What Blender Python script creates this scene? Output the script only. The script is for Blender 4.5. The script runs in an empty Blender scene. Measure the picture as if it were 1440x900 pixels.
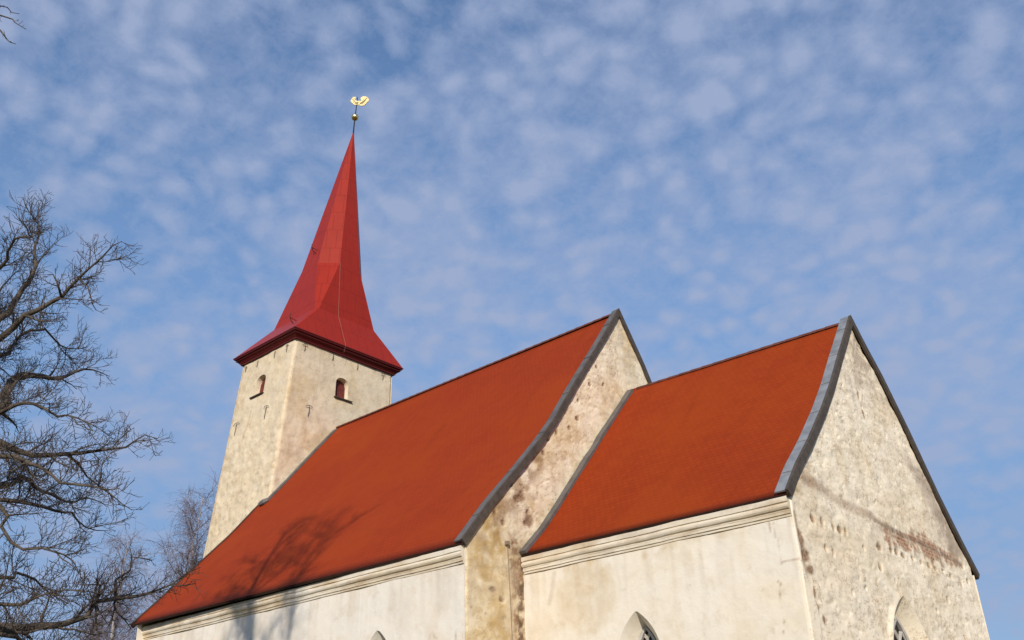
import bpy, math, random
import numpy as np
from mathutils import Vector, Matrix

scene = bpy.context.scene
COL = scene.collection

# ------------------------------------------------------------------ camera
cam_d = bpy.data.cameras.new('camera')
cam = bpy.data.objects.new('camera', cam_d)
COL.objects.link(cam)
F = Vector((-0.58981648, 0.66341422, 0.46043251))
R = Vector((0.73945334, 0.67284103, -0.02221941))
U = Vector((0.32453856, -0.32736298, 0.88741659))
mw = Matrix((R, U, -F)).transposed().to_4x4()
mw.translation = (8.256, -23.287, 1.6)
cam.matrix_world = mw
cam_d.sensor_width = 36.0
cam_d.lens = 32.884
cam_d.clip_start = 0.1
cam_d.clip_end = 6000
scene.camera = cam

# ------------------------------------------------------------------ sun, sky, exposure
SUN_EL = math.radians(25.0)
SUN_AZ = Vector((0.625, -0.781)).normalized()
sun_d = bpy.data.lights.new('sun', 'SUN')
sun_d.energy = 3.65
sun_d.angle = math.radians(0.53)
sun_d.color = (1.0, 0.90, 0.76)
sun = bpy.data.objects.new('sun', sun_d)
COL.objects.link(sun)
SD = Vector((SUN_AZ.x*math.cos(SUN_EL), SUN_AZ.y*math.cos(SUN_EL), math.sin(SUN_EL)))
sun.rotation_euler = SD.to_track_quat('Z', 'Y').to_euler()
sun.location = (20, -40, 40)

world = bpy.data.worlds.new('World')
scene.world = world
world.use_nodes = True
wt = world.node_tree
wt.nodes.clear()
def wn(t, **k):
    n = wt.nodes.new(t)
    for a, b in k.items(): setattr(n, a, b)
    return n
sky = wn('ShaderNodeTexSky', sky_type='NISHITA', sun_disc=False)
sky.sun_elevation = SUN_EL
sky.sun_rotation = math.atan2(SUN_AZ.x, SUN_AZ.y)
sky.altitude = 400
sky.air_density = 1.2
sky.dust_density = 0.0
sky.ozone_density = 5.0
geo = wn('ShaderNodeTexCoord')
def wmath(op, a, b=None, c=None, clamp=False):
    n = wn('ShaderNodeMath', operation=op)
    n.use_clamp = clamp
    for i, v in enumerate((a, b, c)):
        if v is None: continue
        if hasattr(v, 'links'): wt.links.new(v, n.inputs[i])
        else: n.inputs[i].default_value = v
    return n.outputs[0]
sep = wn('ShaderNodeSeparateXYZ')
wt.links.new(geo.outputs['Generated'], sep.inputs[0])
zc = wmath('ADD', wmath('MAXIMUM', sep.outputs[2], 0.0), 0.38)
px = wmath('DIVIDE', sep.outputs[0], zc)
py = wmath('DIVIDE', sep.outputs[1], zc)
comb = wn('ShaderNodeCombineXYZ')
wt.links.new(px, comb.inputs[0]); wt.links.new(py, comb.inputs[1])
def wnoise(scale, detail, rough, off=(0, 0, 0), dist=0.0, src=None):
    m = wn('ShaderNodeMapping'); m.inputs['Location'].default_value = off
    wt.links.new(src or comb.outputs[0], m.inputs[0])
    n = wn('ShaderNodeTexNoise')
    n.inputs['Scale'].default_value = scale; n.inputs['Detail'].default_value = detail
    n.inputs['Roughness'].default_value = rough; n.inputs['Distortion'].default_value = dist
    wt.links.new(m.outputs[0], n.inputs['Vector'])
    return n
def wmap(v, a, b, c=0.0, d=1.0, smooth=True):
    n = wn('ShaderNodeMapRange')
    if smooth: n.interpolation_type = 'SMOOTHSTEP'
    n.inputs[1].default_value = a; n.inputs[2].default_value = b
    n.inputs[3].default_value = c; n.inputs[4].default_value = d
    wt.links.new(v, n.inputs[0])
    return n.outputs[0]
# mackerel cloud: soft puffs (noise + rounded cells), broken by larger gaps
warp = wnoise(5.0, 3, 0.5, (3, 1, 0))
wadd = wn('ShaderNodeVectorMath', operation='MULTIPLY_ADD')
wt.links.new(warp.outputs['Color'], wadd.inputs[0])
wadd.inputs[1].default_value = (0.13, 0.13, 0)
wt.links.new(comb.outputs[0], wadd.inputs[2])
vor = wn('ShaderNodeTexVoronoi', feature='SMOOTH_F1')
vor.inputs['Scale'].default_value = 27
vor.inputs['Smoothness'].default_value = 0.6
vor.inputs['Randomness'].default_value = 1.0
wt.links.new(wadd.outputs[0], vor.inputs['Vector'])
cell = wmap(vor.outputs['Distance'], 0.70, 0.05)
n_mid = wnoise(16.0, 9, 0.67, (5.2, 1.3, 0), 0.25)
n_low = wnoise(3.6, 3, 0.5, (2.7, 8.1, 0), 0.3)
n_fine = wnoise(48, 6, 0.68, (0.3, 4.1, 0), 0.3)
mix1 = wmath('ADD', wmath('MULTIPLY', cell, 0.36), wmath('MULTIPLY', n_mid.outputs['Fac'], 0.80))
mix2 = wmath('ADD', mix1, wmath('MULTIPLY', n_low.outputs['Fac'], 0.95))
mix3 = wmath('ADD', mix2, wmath('MULTIPLY', n_fine.outputs['Fac'], 0.42))
cov = wmap(mix3, 0.93, 1.48, 0.04, 1.0, False)
cov = wmath('POWER', cov, 0.85)
# thinner towards the horizon where the deck breaks up
low = wmap(sep.outputs[2], 0.05, 0.45, 0.75, 1.0)
fac = wmath('MULTIPLY', wmath('MULTIPLY', cov, low), 0.92)
skys = wn('ShaderNodeVectorMath', operation='SCALE')
wt.links.new(sky.outputs[0], skys.inputs[0])
SKY_STRENGTH = 0.136
skys.inputs[3].default_value = 1.0
# thin high veil that evens out the bright horizon
veil = wn('ShaderNodeMix', data_type='RGBA')
wt.links.new(wmap(sep.outputs[2], 0.18, 0.70, 0.80, 0.0), veil.inputs[0])
wt.links.new(skys.outputs[0], veil.inputs[6])
veil.inputs[7].default_value = (1.20, 1.93, 3.32, 1)
cmix = wn('ShaderNodeMix', data_type='RGBA')
wt.links.new(fac, cmix.inputs[0])
wt.links.new(veil.outputs[2], cmix.inputs[6])
cmix.inputs[7].default_value = (2.12, 2.60, 3.82, 1)
bg = wn('ShaderNodeBackground')
bg.inputs['Strength'].default_value = SKY_STRENGTH
wt.links.new(cmix.outputs[2], bg.inputs[0])
wo = wn('ShaderNodeOutputWorld')
wt.links.new(bg.outputs[0], wo.inputs[0])

vs = scene.view_settings
vs.view_transform = 'Standard'
vs.look = 'None'
vs.gamma = 1.0
vs.use_curve_mapping = False
vs.exposure = 0.26

# ------------------------------------------------------------------ helpers
RND = random.Random(7)

def link(o, parent=None):
    COL.objects.link(o)
    if parent is not None: o.parent = parent
    return o

def mesh_obj(name, verts, faces, mats, parent=None, mat_idx=None, attrs=None, uvs=None, smooth=False):
    me = bpy.data.meshes.new(name)
    me.from_pydata([tuple(map(float, v)) for v in verts], [], faces)
    for m in (mats if isinstance(mats, (list, tuple)) else [mats]): me.materials.append(m)
    if mat_idx is not None: me.polygons.foreach_set('material_index', np.array(mat_idx, dtype=np.int32))
    if attrs:
        for k, a in attrs.items():
            at = me.attributes.new(k, 'FLOAT', 'POINT')
            at.data.foreach_set('value', np.asarray(a, dtype=np.float32))
    if uvs is not None:                      # per-vertex uv
        ul = me.uv_layers.new(name='UVMap')
        li = np.empty(len(me.loops), dtype=np.int32); me.loops.foreach_get('vertex_index', li)
        ul.data.foreach_set('uv', np.asarray(uvs, dtype=np.float32)[li].ravel())
    if smooth: me.polygons.foreach_set('use_smooth', np.ones(len(me.polygons), dtype=bool))
    me.update()
    return link(bpy.data.objects.new(name, me), parent)

def thing(name, label, cat, loc=(0, 0, 0), group=None):
    o = bpy.data.objects.new(name, None)
    o.empty_display_size = 0.3
    o.location = loc
    o['label'] = label; o['category'] = cat
    if group: o['group'] = group
    return link(o)

class MB:
    def __init__(s): s.v = []; s.f = []; s.m = []; s.uv = []
    def add(s, vs, fs, mi=0, uv=None):
        b = len(s.v); s.v += [tuple(p) for p in vs]
        s.f += [tuple(b + i for i in f) for f in fs]; s.m += [mi]*len(fs)
        s.uv += uv if uv else [(p[0], p[2]) for p in vs]
    def box(s, c, h, ax=None, mi=0):          # centre, half sizes, optional axes
        ax = ax or (Vector((1, 0, 0)), Vector((0, 1, 0)), Vector((0, 0, 1)))
        c = Vector(c); vs = []
        for i in (-1, 1):
            for j in (-1, 1):
                for k in (-1, 1): vs.append(c + ax[0]*h[0]*i + ax[1]*h[1]*j + ax[2]*h[2]*k)
        s.add(vs, [(0, 1, 3, 2), (4, 6, 7, 5), (0, 4, 5, 1), (2, 3, 7, 6), (0, 2, 6, 4), (1, 5, 7, 3)], mi)
    def tube(s, pts, radii, n=6, mi=0, cap=True):
        pts = [Vector(p) for p in pts]
        if not hasattr(radii, '__len__'): radii = [radii]*len(pts)
        b = len(s.v); t = (pts[1] - pts[0]).normalized()
        nrm = t.orthogonal().normalized()
        for i, p in enumerate(pts):
            if 0 < i < len(pts) - 1: t = (pts[i+1] - pts[i-1])
            elif i: t = pts[i] - pts[i-1]
            t = t.normalized() if t.length > 1e-9 else Vector((0, 0, 1))
            nrm = nrm - t*nrm.dot(t)
            nrm = nrm.normalized() if nrm.length > 1e-6 else t.orthogonal().normalized()
            bi = t.cross(nrm); r = radii[i]
            for k in range(n):
                a = 2*math.pi*k/n; q = p + nrm*(r*math.cos(a)) + bi*(r*math.sin(a))
                s.v.append((q.x, q.y, q.z)); s.uv.append((k/n, i*0.3))
        for i in range(len(pts) - 1):
            for k in range(n):
                a = b + i*n + k; c = b + i*n + (k+1) % n
                s.f.append((a, c, c+n, a+n)); s.m.append(mi)
        if cap:
            s.f.append(tuple(b + k for k in range(n))[::-1]); s.m.append(mi)
            e = b + (len(pts)-1)*n
            s.f.append(tuple(e + k for k in range(n))); s.m.append(mi)
    def obj(s, name, mats, parent=None, smooth=False):
        return mesh_obj(name, s.v, s.f, mats, parent, s.m, None, s.uv, smooth)

# ---- numpy noise -----------------------------------------------------------
def _h(ix, iy, seed):
    n = (ix.astype(np.int64)*374761393 + iy.astype(np.int64)*668265263 + seed*982451653) & 0x7fffffff
    n = ((n ^ (n >> 13))*1274126177) & 0x7fffffff
    n = (n ^ (n >> 16)) & 0xffffff
    return n/float(0xffffff)
def vnoise(x, y, seed=0):
    ix = np.floor(x); iy = np.floor(y); fx = x-ix; fy = y-iy
    fx = fx*fx*fx*(fx*(fx*6-15)+10); fy = fy*fy*fy*(fy*(fy*6-15)+10)
    a = _h(ix, iy, seed); b = _h(ix+1, iy, seed); c = _h(ix, iy+1, seed); d = _h(ix+1, iy+1, seed)
    return (a*(1-fx)+b*fx)*(1-fy) + (c*(1-fx)+d*fx)*fy
def fbm(x, y, oct=4, seed=0, gain=0.5):
    s = 0; a = 1; t = 0
    for i in range(oct):
        s = s + a*vnoise(x*2**i + 17.3*i, y*2**i - 9.1*i, seed+i); t += a; a *= gain
    return s/t
def worley(x, y, seed=0):
    ix = np.floor(x); iy = np.floor(y)
    best = np.full(x.shape, 9.0); idr = np.zeros(x.shape)
    for dx in (-1, 0, 1):
        for dy in (-1, 0, 1):
            cx = ix+dx; cy = iy+dy
            qx = cx + _h(cx, cy, seed); qy = cy + _h(cx, cy, seed+11)
            d = np.hypot(x-qx, y-qy); m = d < best
            best = np.where(m, d, best); idr = np.where(m, _h(cx, cy, seed+23), idr)
    return best, idr
def sstep(a, b, x):
    t = np.clip((x-a)/(b-a), 0, 1); return t*t*(3-2*t)
def segdist(x, y, pts):
    best = np.full(x.shape, 1e9)
    for (ax, ay), (bx, by) in zip(pts[:-1], pts[1:]):
        dx, dy = bx-ax, by-ay; L = dx*dx+dy*dy + 1e-12
        t = np.clip(((x-ax)*dx + (y-ay)*dy)/L, 0, 1)
        best = np.minimum(best, np.hypot(x-ax-t*dx, y-ay-t*dy))
    return best
def inside(x, y, poly):
    r = np.zeros(x.shape, bool); n = len(poly)
    for i in range(n):
        x0, y0 = poly[i]; x1, y1 = poly[(i+1) % n]
        c = (y0 > y) != (y1 > y)
        r ^= c & (x < (x1-x0)*(y-y0)/((y1-y0) if y1 != y0 else 1e-9) + x0)
    return r
def snap(px, py, poly):
    best = 1e9; q = (px, py); n = len(poly)
    for i in range(n):
        ax, ay = poly[i]; bx, by = poly[(i+1) % n]; dx, dy = bx-ax, by-ay
        L = dx*dx+dy*dy
        if L < 1e-12: continue
        t = min(1, max(0, ((px-ax)*dx+(py-ay)*dy)/L)); cx, cy = ax+t*dx, ay+t*dy
        d = (px-cx)**2 + (py-cy)**2
        if d < best: best = d; q = (cx, cy)
    return q
def resample(pts, n):
    pts = [np.array(p, float) for p in pts]
    L = [0]
    for a, b in zip(pts[:-1], pts[1:]): L.append(L[-1] + np.linalg.norm(b-a))
    out = []
    for i in range(n):
        s = L[-1]*i/(n-1); k = min(len(pts)-2, max(0, int(np.searchsorted(L, s, 'right'))-1))
        t = (s-L[k])/max(1e-9, L[k+1]-L[k]); out.append(pts[k]*(1-t)+pts[k+1]*t)
    return out
def catmull(pts, per):
    P = [Vector(p) for p in pts]; P = [P[0]*2-P[1]] + P + [P[-1]*2-P[-2]]; out = []
    for i in range(1, len(P)-2):
        a, b, c, d = P[i-1], P[i], P[i+1], P[i+2]
        m = max(1, int((c-b).length/per))
        for k in range(m):
            t = k/m
            out.append(0.5*((2*b) + (c-a)*t + (2*a-5*b+4*c-d)*t*t + (3*b-a-3*c+d)*t**3))
    out.append(P[-2]); return out

# ------------------------------------------------------------------ materials
def new_mat(name):
    m = bpy.data.materials.new(name); m.use_nodes = True
    nt = m.node_tree; b = nt.nodes['Principled BSDF']
    return m, nt, b
def N(nt, t, **k):
    n = nt.nodes.new(t)
    for a, v in k.items(): setattr(n, a, v)
    return n
def noise(nt, vec, scale, detail=4, rough=0.55, dist=0.0):
    n = N(nt, 'ShaderNodeTexNoise')
    n.inputs['Scale'].default_value = scale; n.inputs['Detail'].default_value = detail
    n.inputs['Roughness'].default_value = rough; n.inputs['Distortion'].default_value = dist
    if vec is not None: nt.links.new(vec, n.inputs['Vector'])
    return n.outputs['Fac']
def mrange(nt, v, a, b, c=0.0, d=1.0):
    n = N(nt, 'ShaderNodeMapRange'); n.interpolation_type = 'SMOOTHSTEP'
    for i, q in enumerate((a, b, c, d)): n.inputs[i+1].default_value = q
    nt.links.new(v, n.inputs[0]); return n.outputs[0]
def mixc(nt, f, a, b, mode='MIX'):
    n = N(nt, 'ShaderNodeMix', data_type='RGBA', blend_type=mode)
    for s, v in ((0, f), (6, a), (7, b)):
        if hasattr(v, 'links'): nt.links.new(v, n.inputs[s])
        elif s == 0: n.inputs[s].default_value = v
        else: n.inputs[s].default_value = (*v, 1)
    return n.outputs[2]
def mth(nt, op, a, b=None):
    n = N(nt, 'ShaderNodeMath', operation=op)
    for i, v in enumerate((a, b)):
        if v is None: continue
        if hasattr(v, 'links'): nt.links.new(v, n.inputs[i])
        else: n.inputs[i].default_value = v
    return n.outputs[0]
def bump(nt, h, strength, dist, prev=None):
    n = N(nt, 'ShaderNodeBump'); n.inputs['Strength'].default_value = strength
    n.inputs['Distance'].default_value = dist
    nt.links.new(h, n.inputs['Height'])
    if prev is not None: nt.links.new(prev, n.inputs['Normal'])
    return n.outputs[0]
def attr(nt, name):
    n = N(nt, 'ShaderNodeAttribute'); n.attribute_name = name; return n.outputs['Fac']
def objvec(nt): return N(nt, 'ShaderNodeTexCoord').outputs['Object']
def scaled(nt, vec, s):
    n = N(nt, 'ShaderNodeMapping'); n.inputs['Scale'].default_value = s
    nt.links.new(vec, n.inputs[0]); return n.outputs[0]

def plaster(name, c1, c2, c3, rough_bump=1.0, mottle=0.5, scratch=0.0):
    """lime plaster over rubble: c1 main, c2 worn/yellowed, c3 thin grey-brown patches"""
    m, nt, b = new_mat(name); v = objvec(nt)
    big = noise(nt, v, 0.7, 5, 0.6, 0.4); mid = noise(nt, v, 3.2, 6, 0.62, 0.3)
    fin = noise(nt, v, 17, 6, 0.7); grit = noise(nt, v, 60, 4, 0.7)
    streak = noise(nt, scaled(nt, v, (3.5, 3.5, 0.35)), 1.0, 5, 0.6, 0.2)
    col = mixc(nt, mrange(nt, big, 0.38, 0.66), c1, c2)
    col = mixc(nt, mth(nt, 'MULTIPLY', mrange(nt, mid, 0.50, 0.72), mottle), col, c3)
    col = mixc(nt, mth(nt, 'MULTIPLY', mrange(nt, streak, 0.54, 0.74), mottle*0.6), col, c3)
    col = mixc(nt, mth(nt, 'MULTIPLY', mrange(nt, fin, 0.56, 0.75), mottle*0.55), col, tuple(q*0.62 for q in c3))
    col = mixc(nt, mth(nt, 'MULTIPLY', mrange(nt, grit, 0.3, 0.7, 1.0, 0.0), 0.12*rough_bump), col, (0.30, 0.24, 0.17))
    if scratch:                            # thin hairlines and flaked edges in the render
        sc = noise(nt, scaled(nt, v, (4.5, 4.5, 8.0)), 1.0, 4, 0.6, 1.2)
        ln = mrange(nt, mth(nt, 'ABSOLUTE', mth(nt, 'SUBTRACT', sc, 0.5)), 0.004, 0.030, 1.0, 0.0)
        col = mixc(nt, mth(nt, 'MULTIPLY', mth(nt, 'MULTIPLY', ln, mrange(nt, mid, 0.46, 0.60)), scratch), col, (0.34, 0.235, 0.14))
    col = mixc(nt, mth(nt, 'MULTIPLY', attr(nt, 'ochre'), mrange(nt, mid, 0.25, 0.6, 0.45, 1.0)), col, (0.50, 0.35, 0.15))
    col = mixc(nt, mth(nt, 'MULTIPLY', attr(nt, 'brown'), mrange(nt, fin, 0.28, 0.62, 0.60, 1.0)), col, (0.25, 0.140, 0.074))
    # bare brick where the plaster has fallen off
    br = N(nt, 'ShaderNodeTexBrick')
    br.inputs['Scale'].default_value = 1.0; br.inputs['Brick Width'].default_value = 0.29
    br.inputs['Row Height'].default_value = 0.095; br.inputs['Mortar Size'].default_value = 0.014
    br.inputs['Color1'].default_value = (0.33, 0.10, 0.055, 1); br.inputs['Color2'].default_value = (0.22, 0.075, 0.045, 1)
    br.inputs['Mortar'].default_value = (0.42, 0.30, 0.20, 1)
    sp = N(nt, 'ShaderNodeSeparateXYZ'); nt.links.new(v, sp.inputs[0])
    cb = N(nt, 'ShaderNodeCombineXYZ'); nt.links.new(sp.outputs[1], cb.inputs[0]); nt.links.new(sp.outputs[2], cb.inputs[1])
    nt.links.new(cb.outputs[0], br.inputs['Vector'])
    bcol = mixc(nt, mrange(nt, fin, 0.40, 0.60), br.outputs['Color'], (0.50, 0.36, 0.24))
    bf = mrange(nt, mth(nt, 'ADD', attr(nt, 'brick'), mth(nt, 'MULTIPLY', mth(nt, 'SUBTRACT', mid, 0.5), 2.2)), 0.25, 1.0)
    col = mixc(nt, bf, col, bcol)
    col = mixc(nt, attr(nt, 'dark'), col, (0.07, 0.052, 0.038))
    col = mixc(nt, attr(nt, 'grey'), col, (0.42, 0.34, 0.265))
    nt.links.new(col, b.inputs['Base Color'])
    b.inputs['Roughness'].default_value = 0.93
    b.inputs['Specular IOR Level'].default_value = 0.15
    n1 = bump(nt, mid, 0.55*rough_bump, 0.05)
    n2 = bump(nt, fin, 0.55*rough_bump, 0.03, n1)
    n3 = bump(nt, grit, 0.4*rough_bump, 0.008, n2)
    nt.links.new(n3, b.inputs['Normal'])
    return m

M_gable = plaster('gable_plaster', (0.91, 0.82, 0.665), (0.90, 0.78, 0.605), (0.70, 0.57, 0.41), 0.75, 0.32, 0.8)
M_ngable = plaster('nave_gable_plaster', (0.90, 0.82, 0.655), (0.86, 0.735, 0.53), (0.64, 0.50, 0.33), 0.8, 0.36, 0.7)
M_side = plaster('side_plaster', (0.79, 0.74, 0.645), (0.775, 0.70, 0.575), (0.58, 0.49, 0.37), 0.38, 0.25)
M_white = plaster('white_plaster', (0.775, 0.735, 0.66), (0.78, 0.72, 0.63), (0.58, 0.50, 0.41), 0.38, 0.25)
M_tower = plaster('tower_plaster', (0.74, 0.645, 0.49), (0.73, 0.62, 0.445), (0.53, 0.415, 0.285), 0.9, 0.5, 0.35)
M_corn = plaster('cornice_plaster', (0.755, 0.695, 0.59), (0.71, 0.63, 0.50), (0.56, 0.47, 0.35), 0.35, 0.4)

def tiles(name, base, alt, dark, roww, rowh):
    m, nt, b = new_mat(name)
    uv = N(nt, 'ShaderNodeUVMap').outputs[0]
    br = N(nt, 'ShaderNodeTexBrick'); br.offset = 0.5
    br.inputs['Scale'].default_value = 1.0; br.inputs['Brick Width'].default_value = roww
    br.inputs['Row Height'].default_value = rowh; br.inputs['Mortar Size'].default_value = 0.008
    br.inputs['Mortar Smooth'].default_value = 0.3; br.inputs['Bias'].default_value = 0.0
    br.inputs['Color1'].default_value = (*base, 1); br.inputs['Color2'].default_value = (*alt, 1)
    br.inputs['Mortar'].default_value = (*dark, 1)
    nt.links.new(uv, br.inputs['Vector'])
    v = objvec(nt)
    big = noise(nt, v, 0.35, 4, 0.6); mid = noise(nt, v, 2.2, 5, 0.65)
    st = noise(nt, scaled(nt, uv, (1.6, 0.22, 1)), 1.0, 5, 0.6)
    col = mixc(nt, mth(nt, 'MULTIPLY', mrange(nt, big, 0.38, 0.64), 0.40), br.outputs['Color'], tuple(q*f for q, f in zip(base, (1.10, 1.32, 0.8))))
    col = mixc(nt, mth(nt, 'MULTIPLY', mrange(nt, mid, 0.48, 0.72), 0.28), col, tuple(q*0.72 for q in base))
    col = mixc(nt, mth(nt, 'MULTIPLY', mrange(nt, st, 0.52, 0.75), 0.22), col, tuple(q*0.62 for q in alt))
    nt.links.new(col, b.inputs['Base Color'])
    b.inputs['Roughness'].default_value = 0.8
    b.inputs['Specular IOR Level'].default_value = 0.08
    # each row rises towards its lower edge (saw-tooth in v), joints sink
    sp = N(nt, 'ShaderNodeSeparateXYZ'); nt.links.new(uv, sp.inputs[0])
    saw = mth(nt, 'FRACT', mth(nt, 'DIVIDE', sp.outputs[1], rowh))
    h = mth(nt, 'SUBTRACT', mth(nt, 'MULTIPLY', mth(nt, 'SUBTRACT', 1.0, saw), 1.0), mth(nt, 'MULTIPLY', br.outputs['Fac'], 0.5))
    n1 = bump(nt, h, 0.22, 0.010)
    n2 = bump(nt, mid, 0.2, 0.03, n1)
    nt.links.new(n2, b.inputs['Normal'])
    return m
M_tile_n = tiles('nave_tiles', (0.285, 0.0375, 0.0095), (0.265, 0.034, 0.009), (0.21, 0.024, 0.008), 0.17, 0.155)
M_tile_c = tiles('chancel_tiles', (0.282, 0.039, 0.0072), (0.258, 0.033, 0.0065), (0.205, 0.024, 0.006), 0.17, 0.155)

def paint_metal(name, c, rough, seam=True):
    m, nt, b = new_mat(name)
    uv = N(nt, 'ShaderNodeUVMap').outputs[0]
    v = objvec(nt)
    col = mixc(nt, mth(nt, 'MULTIPLY', mrange(nt, noise(nt, v, 1.3, 5, 0.6), 0.4, 0.68), 0.35), c, tuple(q*0.78 for q in c))
    if seam:
        br = N(nt, 'ShaderNodeTexBrick'); br.offset = 0.5
        br.inputs['Scale'].default_value = 1.0; br.inputs['Brick Width'].default_value = 0.47
        br.inputs['Row Height'].default_value = 1.15; br.inputs['Mortar Size'].default_value = 0.011
        br.inputs['Mortar Smooth'].default_value = 0.2
        nt.links.new(uv, br.inputs['Vector'])
        col = mixc(nt, mth(nt, 'MULTIPLY', br.outputs['Fac'], 0.60), col, tuple(q*0.45 for q in c))
        n1 = bump(nt, br.outputs['Fac'], 0.5, 0.02)
        n1 = bump(nt, noise(nt, v, 1.8, 3, 0.5), 0.08, 0.05, n1)
        nt.links.new(n1, b.inputs['Normal'])
    nt.links.new(col, b.inputs['Base Color'])
    b.inputs['Roughness'].default_value = rough
    b.inputs['Specular IOR Level'].default_value = 0.11
    b.inputs['Coat Weight'].default_value = 0.16; b.inputs['Coat Roughness'].default_value = 0.36
    return m
M_spire = paint_metal('spire_red_metal', (0.305, 0.021, 0.009), 0.44)
M_maroon = paint_metal('eaves_maroon_paint', (0.115, 0.014, 0.014), 0.5, False)

def simple(name, c, rough=0.6, metal=0.0, var=0.3, scale=6.0, b_str=0.2, spec=0.4):
    m, nt, b = new_mat(name); v = objvec(nt)
    f = mrange(nt, noise(nt, v, scale, 6, 0.65), 0.35, 0.7)
    nt.links.new(mixc(nt, f, c, tuple(q*(1-var) for q in c)), b.inputs['Base Color'])
    b.inputs['Roughness'].default_value = rough; b.inputs['Metallic'].default_value = metal
    b.inputs['Specular IOR Level'].default_value = spec
    if b_str: nt.links.new(bump(nt, noise(nt, v, scale*4, 4), b_str, 0.01), b.inputs['Normal'])
    return m
M_zinc = simple('zinc_sheet', (0.31, 0.325, 0.34), 0.55, 0.3, 0.35, 3.0)
M_zinc_dk = simple('weathered_lead_sheet', (0.15, 0.14, 0.135), 0.6, 0.2, 0.35, 3.0)
M_board = simple('weathered_board', (0.085, 0.068, 0.055), 0.8, 0, 0.4, 5.0)
M_ridge = simple('ridge_tile_clay', (0.15, 0.045, 0.03), 0.8, 0, 0.4, 4.0)
M_eave_shade = simple('eaves_painted_shade', (0.030, 0.017, 0.012), 0.95, 0, 0.3, 6, 0.2, 0.03)  # eave shade put into the colour of the roof's edges and underside
M_iron = simple('black_iron', (0.022, 0.020, 0.019), 0.7, 0.2, 0.3, 9)
M_gold = simple('gilded_copper', (0.93, 0.70, 0.27), 0.26, 1.0, 0.12, 14, 0.3)
M_goldleaf = simple('gilded_sheet', (0.44, 0.36, 0.19), 0.45, 0.7, 0.65, 16, 0.5)
M_shut = simple('shutter_paint', (0.16, 0.028, 0.02), 0.65, 0, 0.35, 6)
M_sill = simple('sill_board', (0.075, 0.05, 0.035), 0.8, 0, 0.3)
M_lead = simple('window_tracery', (0.52, 0.49, 0.45), 0.6, 0.0, 0.3, 10)
M_glass = simple('dark_window_glass', (0.018, 0.017, 0.018), 0.12, 0, 0.5, 3, 0.1, 0.6)
M_cable = simple('conductor_wire', (0.42, 0.24, 0.19), 0.5, 0.5, 0.2)
M_cable_dk = simple('dark_cable', (0.24, 0.19, 0.14), 0.7, 0, 0.2)
M_bark = simple('oak_bark', (0.115, 0.095, 0.076), 0.92, 0, 0.55, 9, 0.8, 0.2)
M_twig = simple('oak_twig', (0.080, 0.062, 0.053), 0.9, 0, 0.4, 3, 0.0, 0.2)
M_birch = simple('birch_bark', (0.46, 0.43, 0.42), 0.85, 0, 0.55, 5, 0.4, 0.2)
M_birch_tw = simple('birch_twig', (0.20, 0.155, 0.165), 0.9, 0, 0.35, 2, 0.0, 0.2)
M_grass = simple('winter_grass', (0.115, 0.105, 0.045), 0.95, 0, 0.5, 0.6, 0.5, 0.1)

# ------------------------------------------------------------------ ground
gm = MB()
n = 24
for i in range(n+1):
    for j in range(n+1):
        a = (i/n*2-1); b_ = (j/n*2-1)
        x = math.copysign(abs(a)**3, a)*2500; y = math.copysign(abs(b_)**3, b_)*2500
        gm.v.append((x-10, y, -0.02 + 0.0)); gm.uv.append((x, y))
for i in range(n):
    for j in range(n):
        k = i*(n+1)+j; gm.f.append((k, k+n+1, k+n+2, k+1)); gm.m.append(0)
ground = gm.obj('ground', M_grass); ground['kind'] = 'structure'; ground['label'] = 'flat winter grass around the church'

# ------------------------------------------------------------------ church
church = thing('church', 'old whitewashed stone church with red tiled roofs and a tall red spire', 'church', (-11, 0, 0))
church_inv = Matrix.Translation((11, 0, 0))
def adopt(o, parent):
    """parent without moving: all meshes are written in world coordinates"""
    o.parent = parent
    o.matrix_parent_inverse = parent.matrix_world.inverted() if parent.type == 'EMPTY' else Matrix.Identity(4)
    return o
bpy.context.view_layer.update()

def part(o, parent=None, label=None):
    if parent is None or parent is church:
        o.parent = church; o.matrix_parent_inverse = church_inv.copy()
    else:
        o.parent = parent
    if label: o['label'] = label
    return o

def arch(cx, w, zs, za, zb, n=14):
    """pointed arch outline (u, v) counter-clockwise from the bottom left"""
    h = za-zs; rho = (w*w+h*h)/(2*w); c = w-rho
    right = []
    for i in range(n+1):
        z = zs + h*math.sin(math.pi/2*i/n); right.append((math.sqrt(max(0, rho*rho-(z-zs)**2))+c, z))
    pts = [(cx-w, zb)] + [(cx+w, zb)] + [(cx+x, z) for x, z in right] + [(cx-x, z) for x, z in right[::-1][1:]]
    return pts
def round_arch(cx, w, zs, rise, zb, n=10):
    pts = [(cx-w, zb), (cx+w, zb)]
    for i in range(n+1):
        a = math.pi*i/n; pts.append((cx+w*math.cos(a), zs+rise*math.sin(a)))
    return pts

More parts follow.
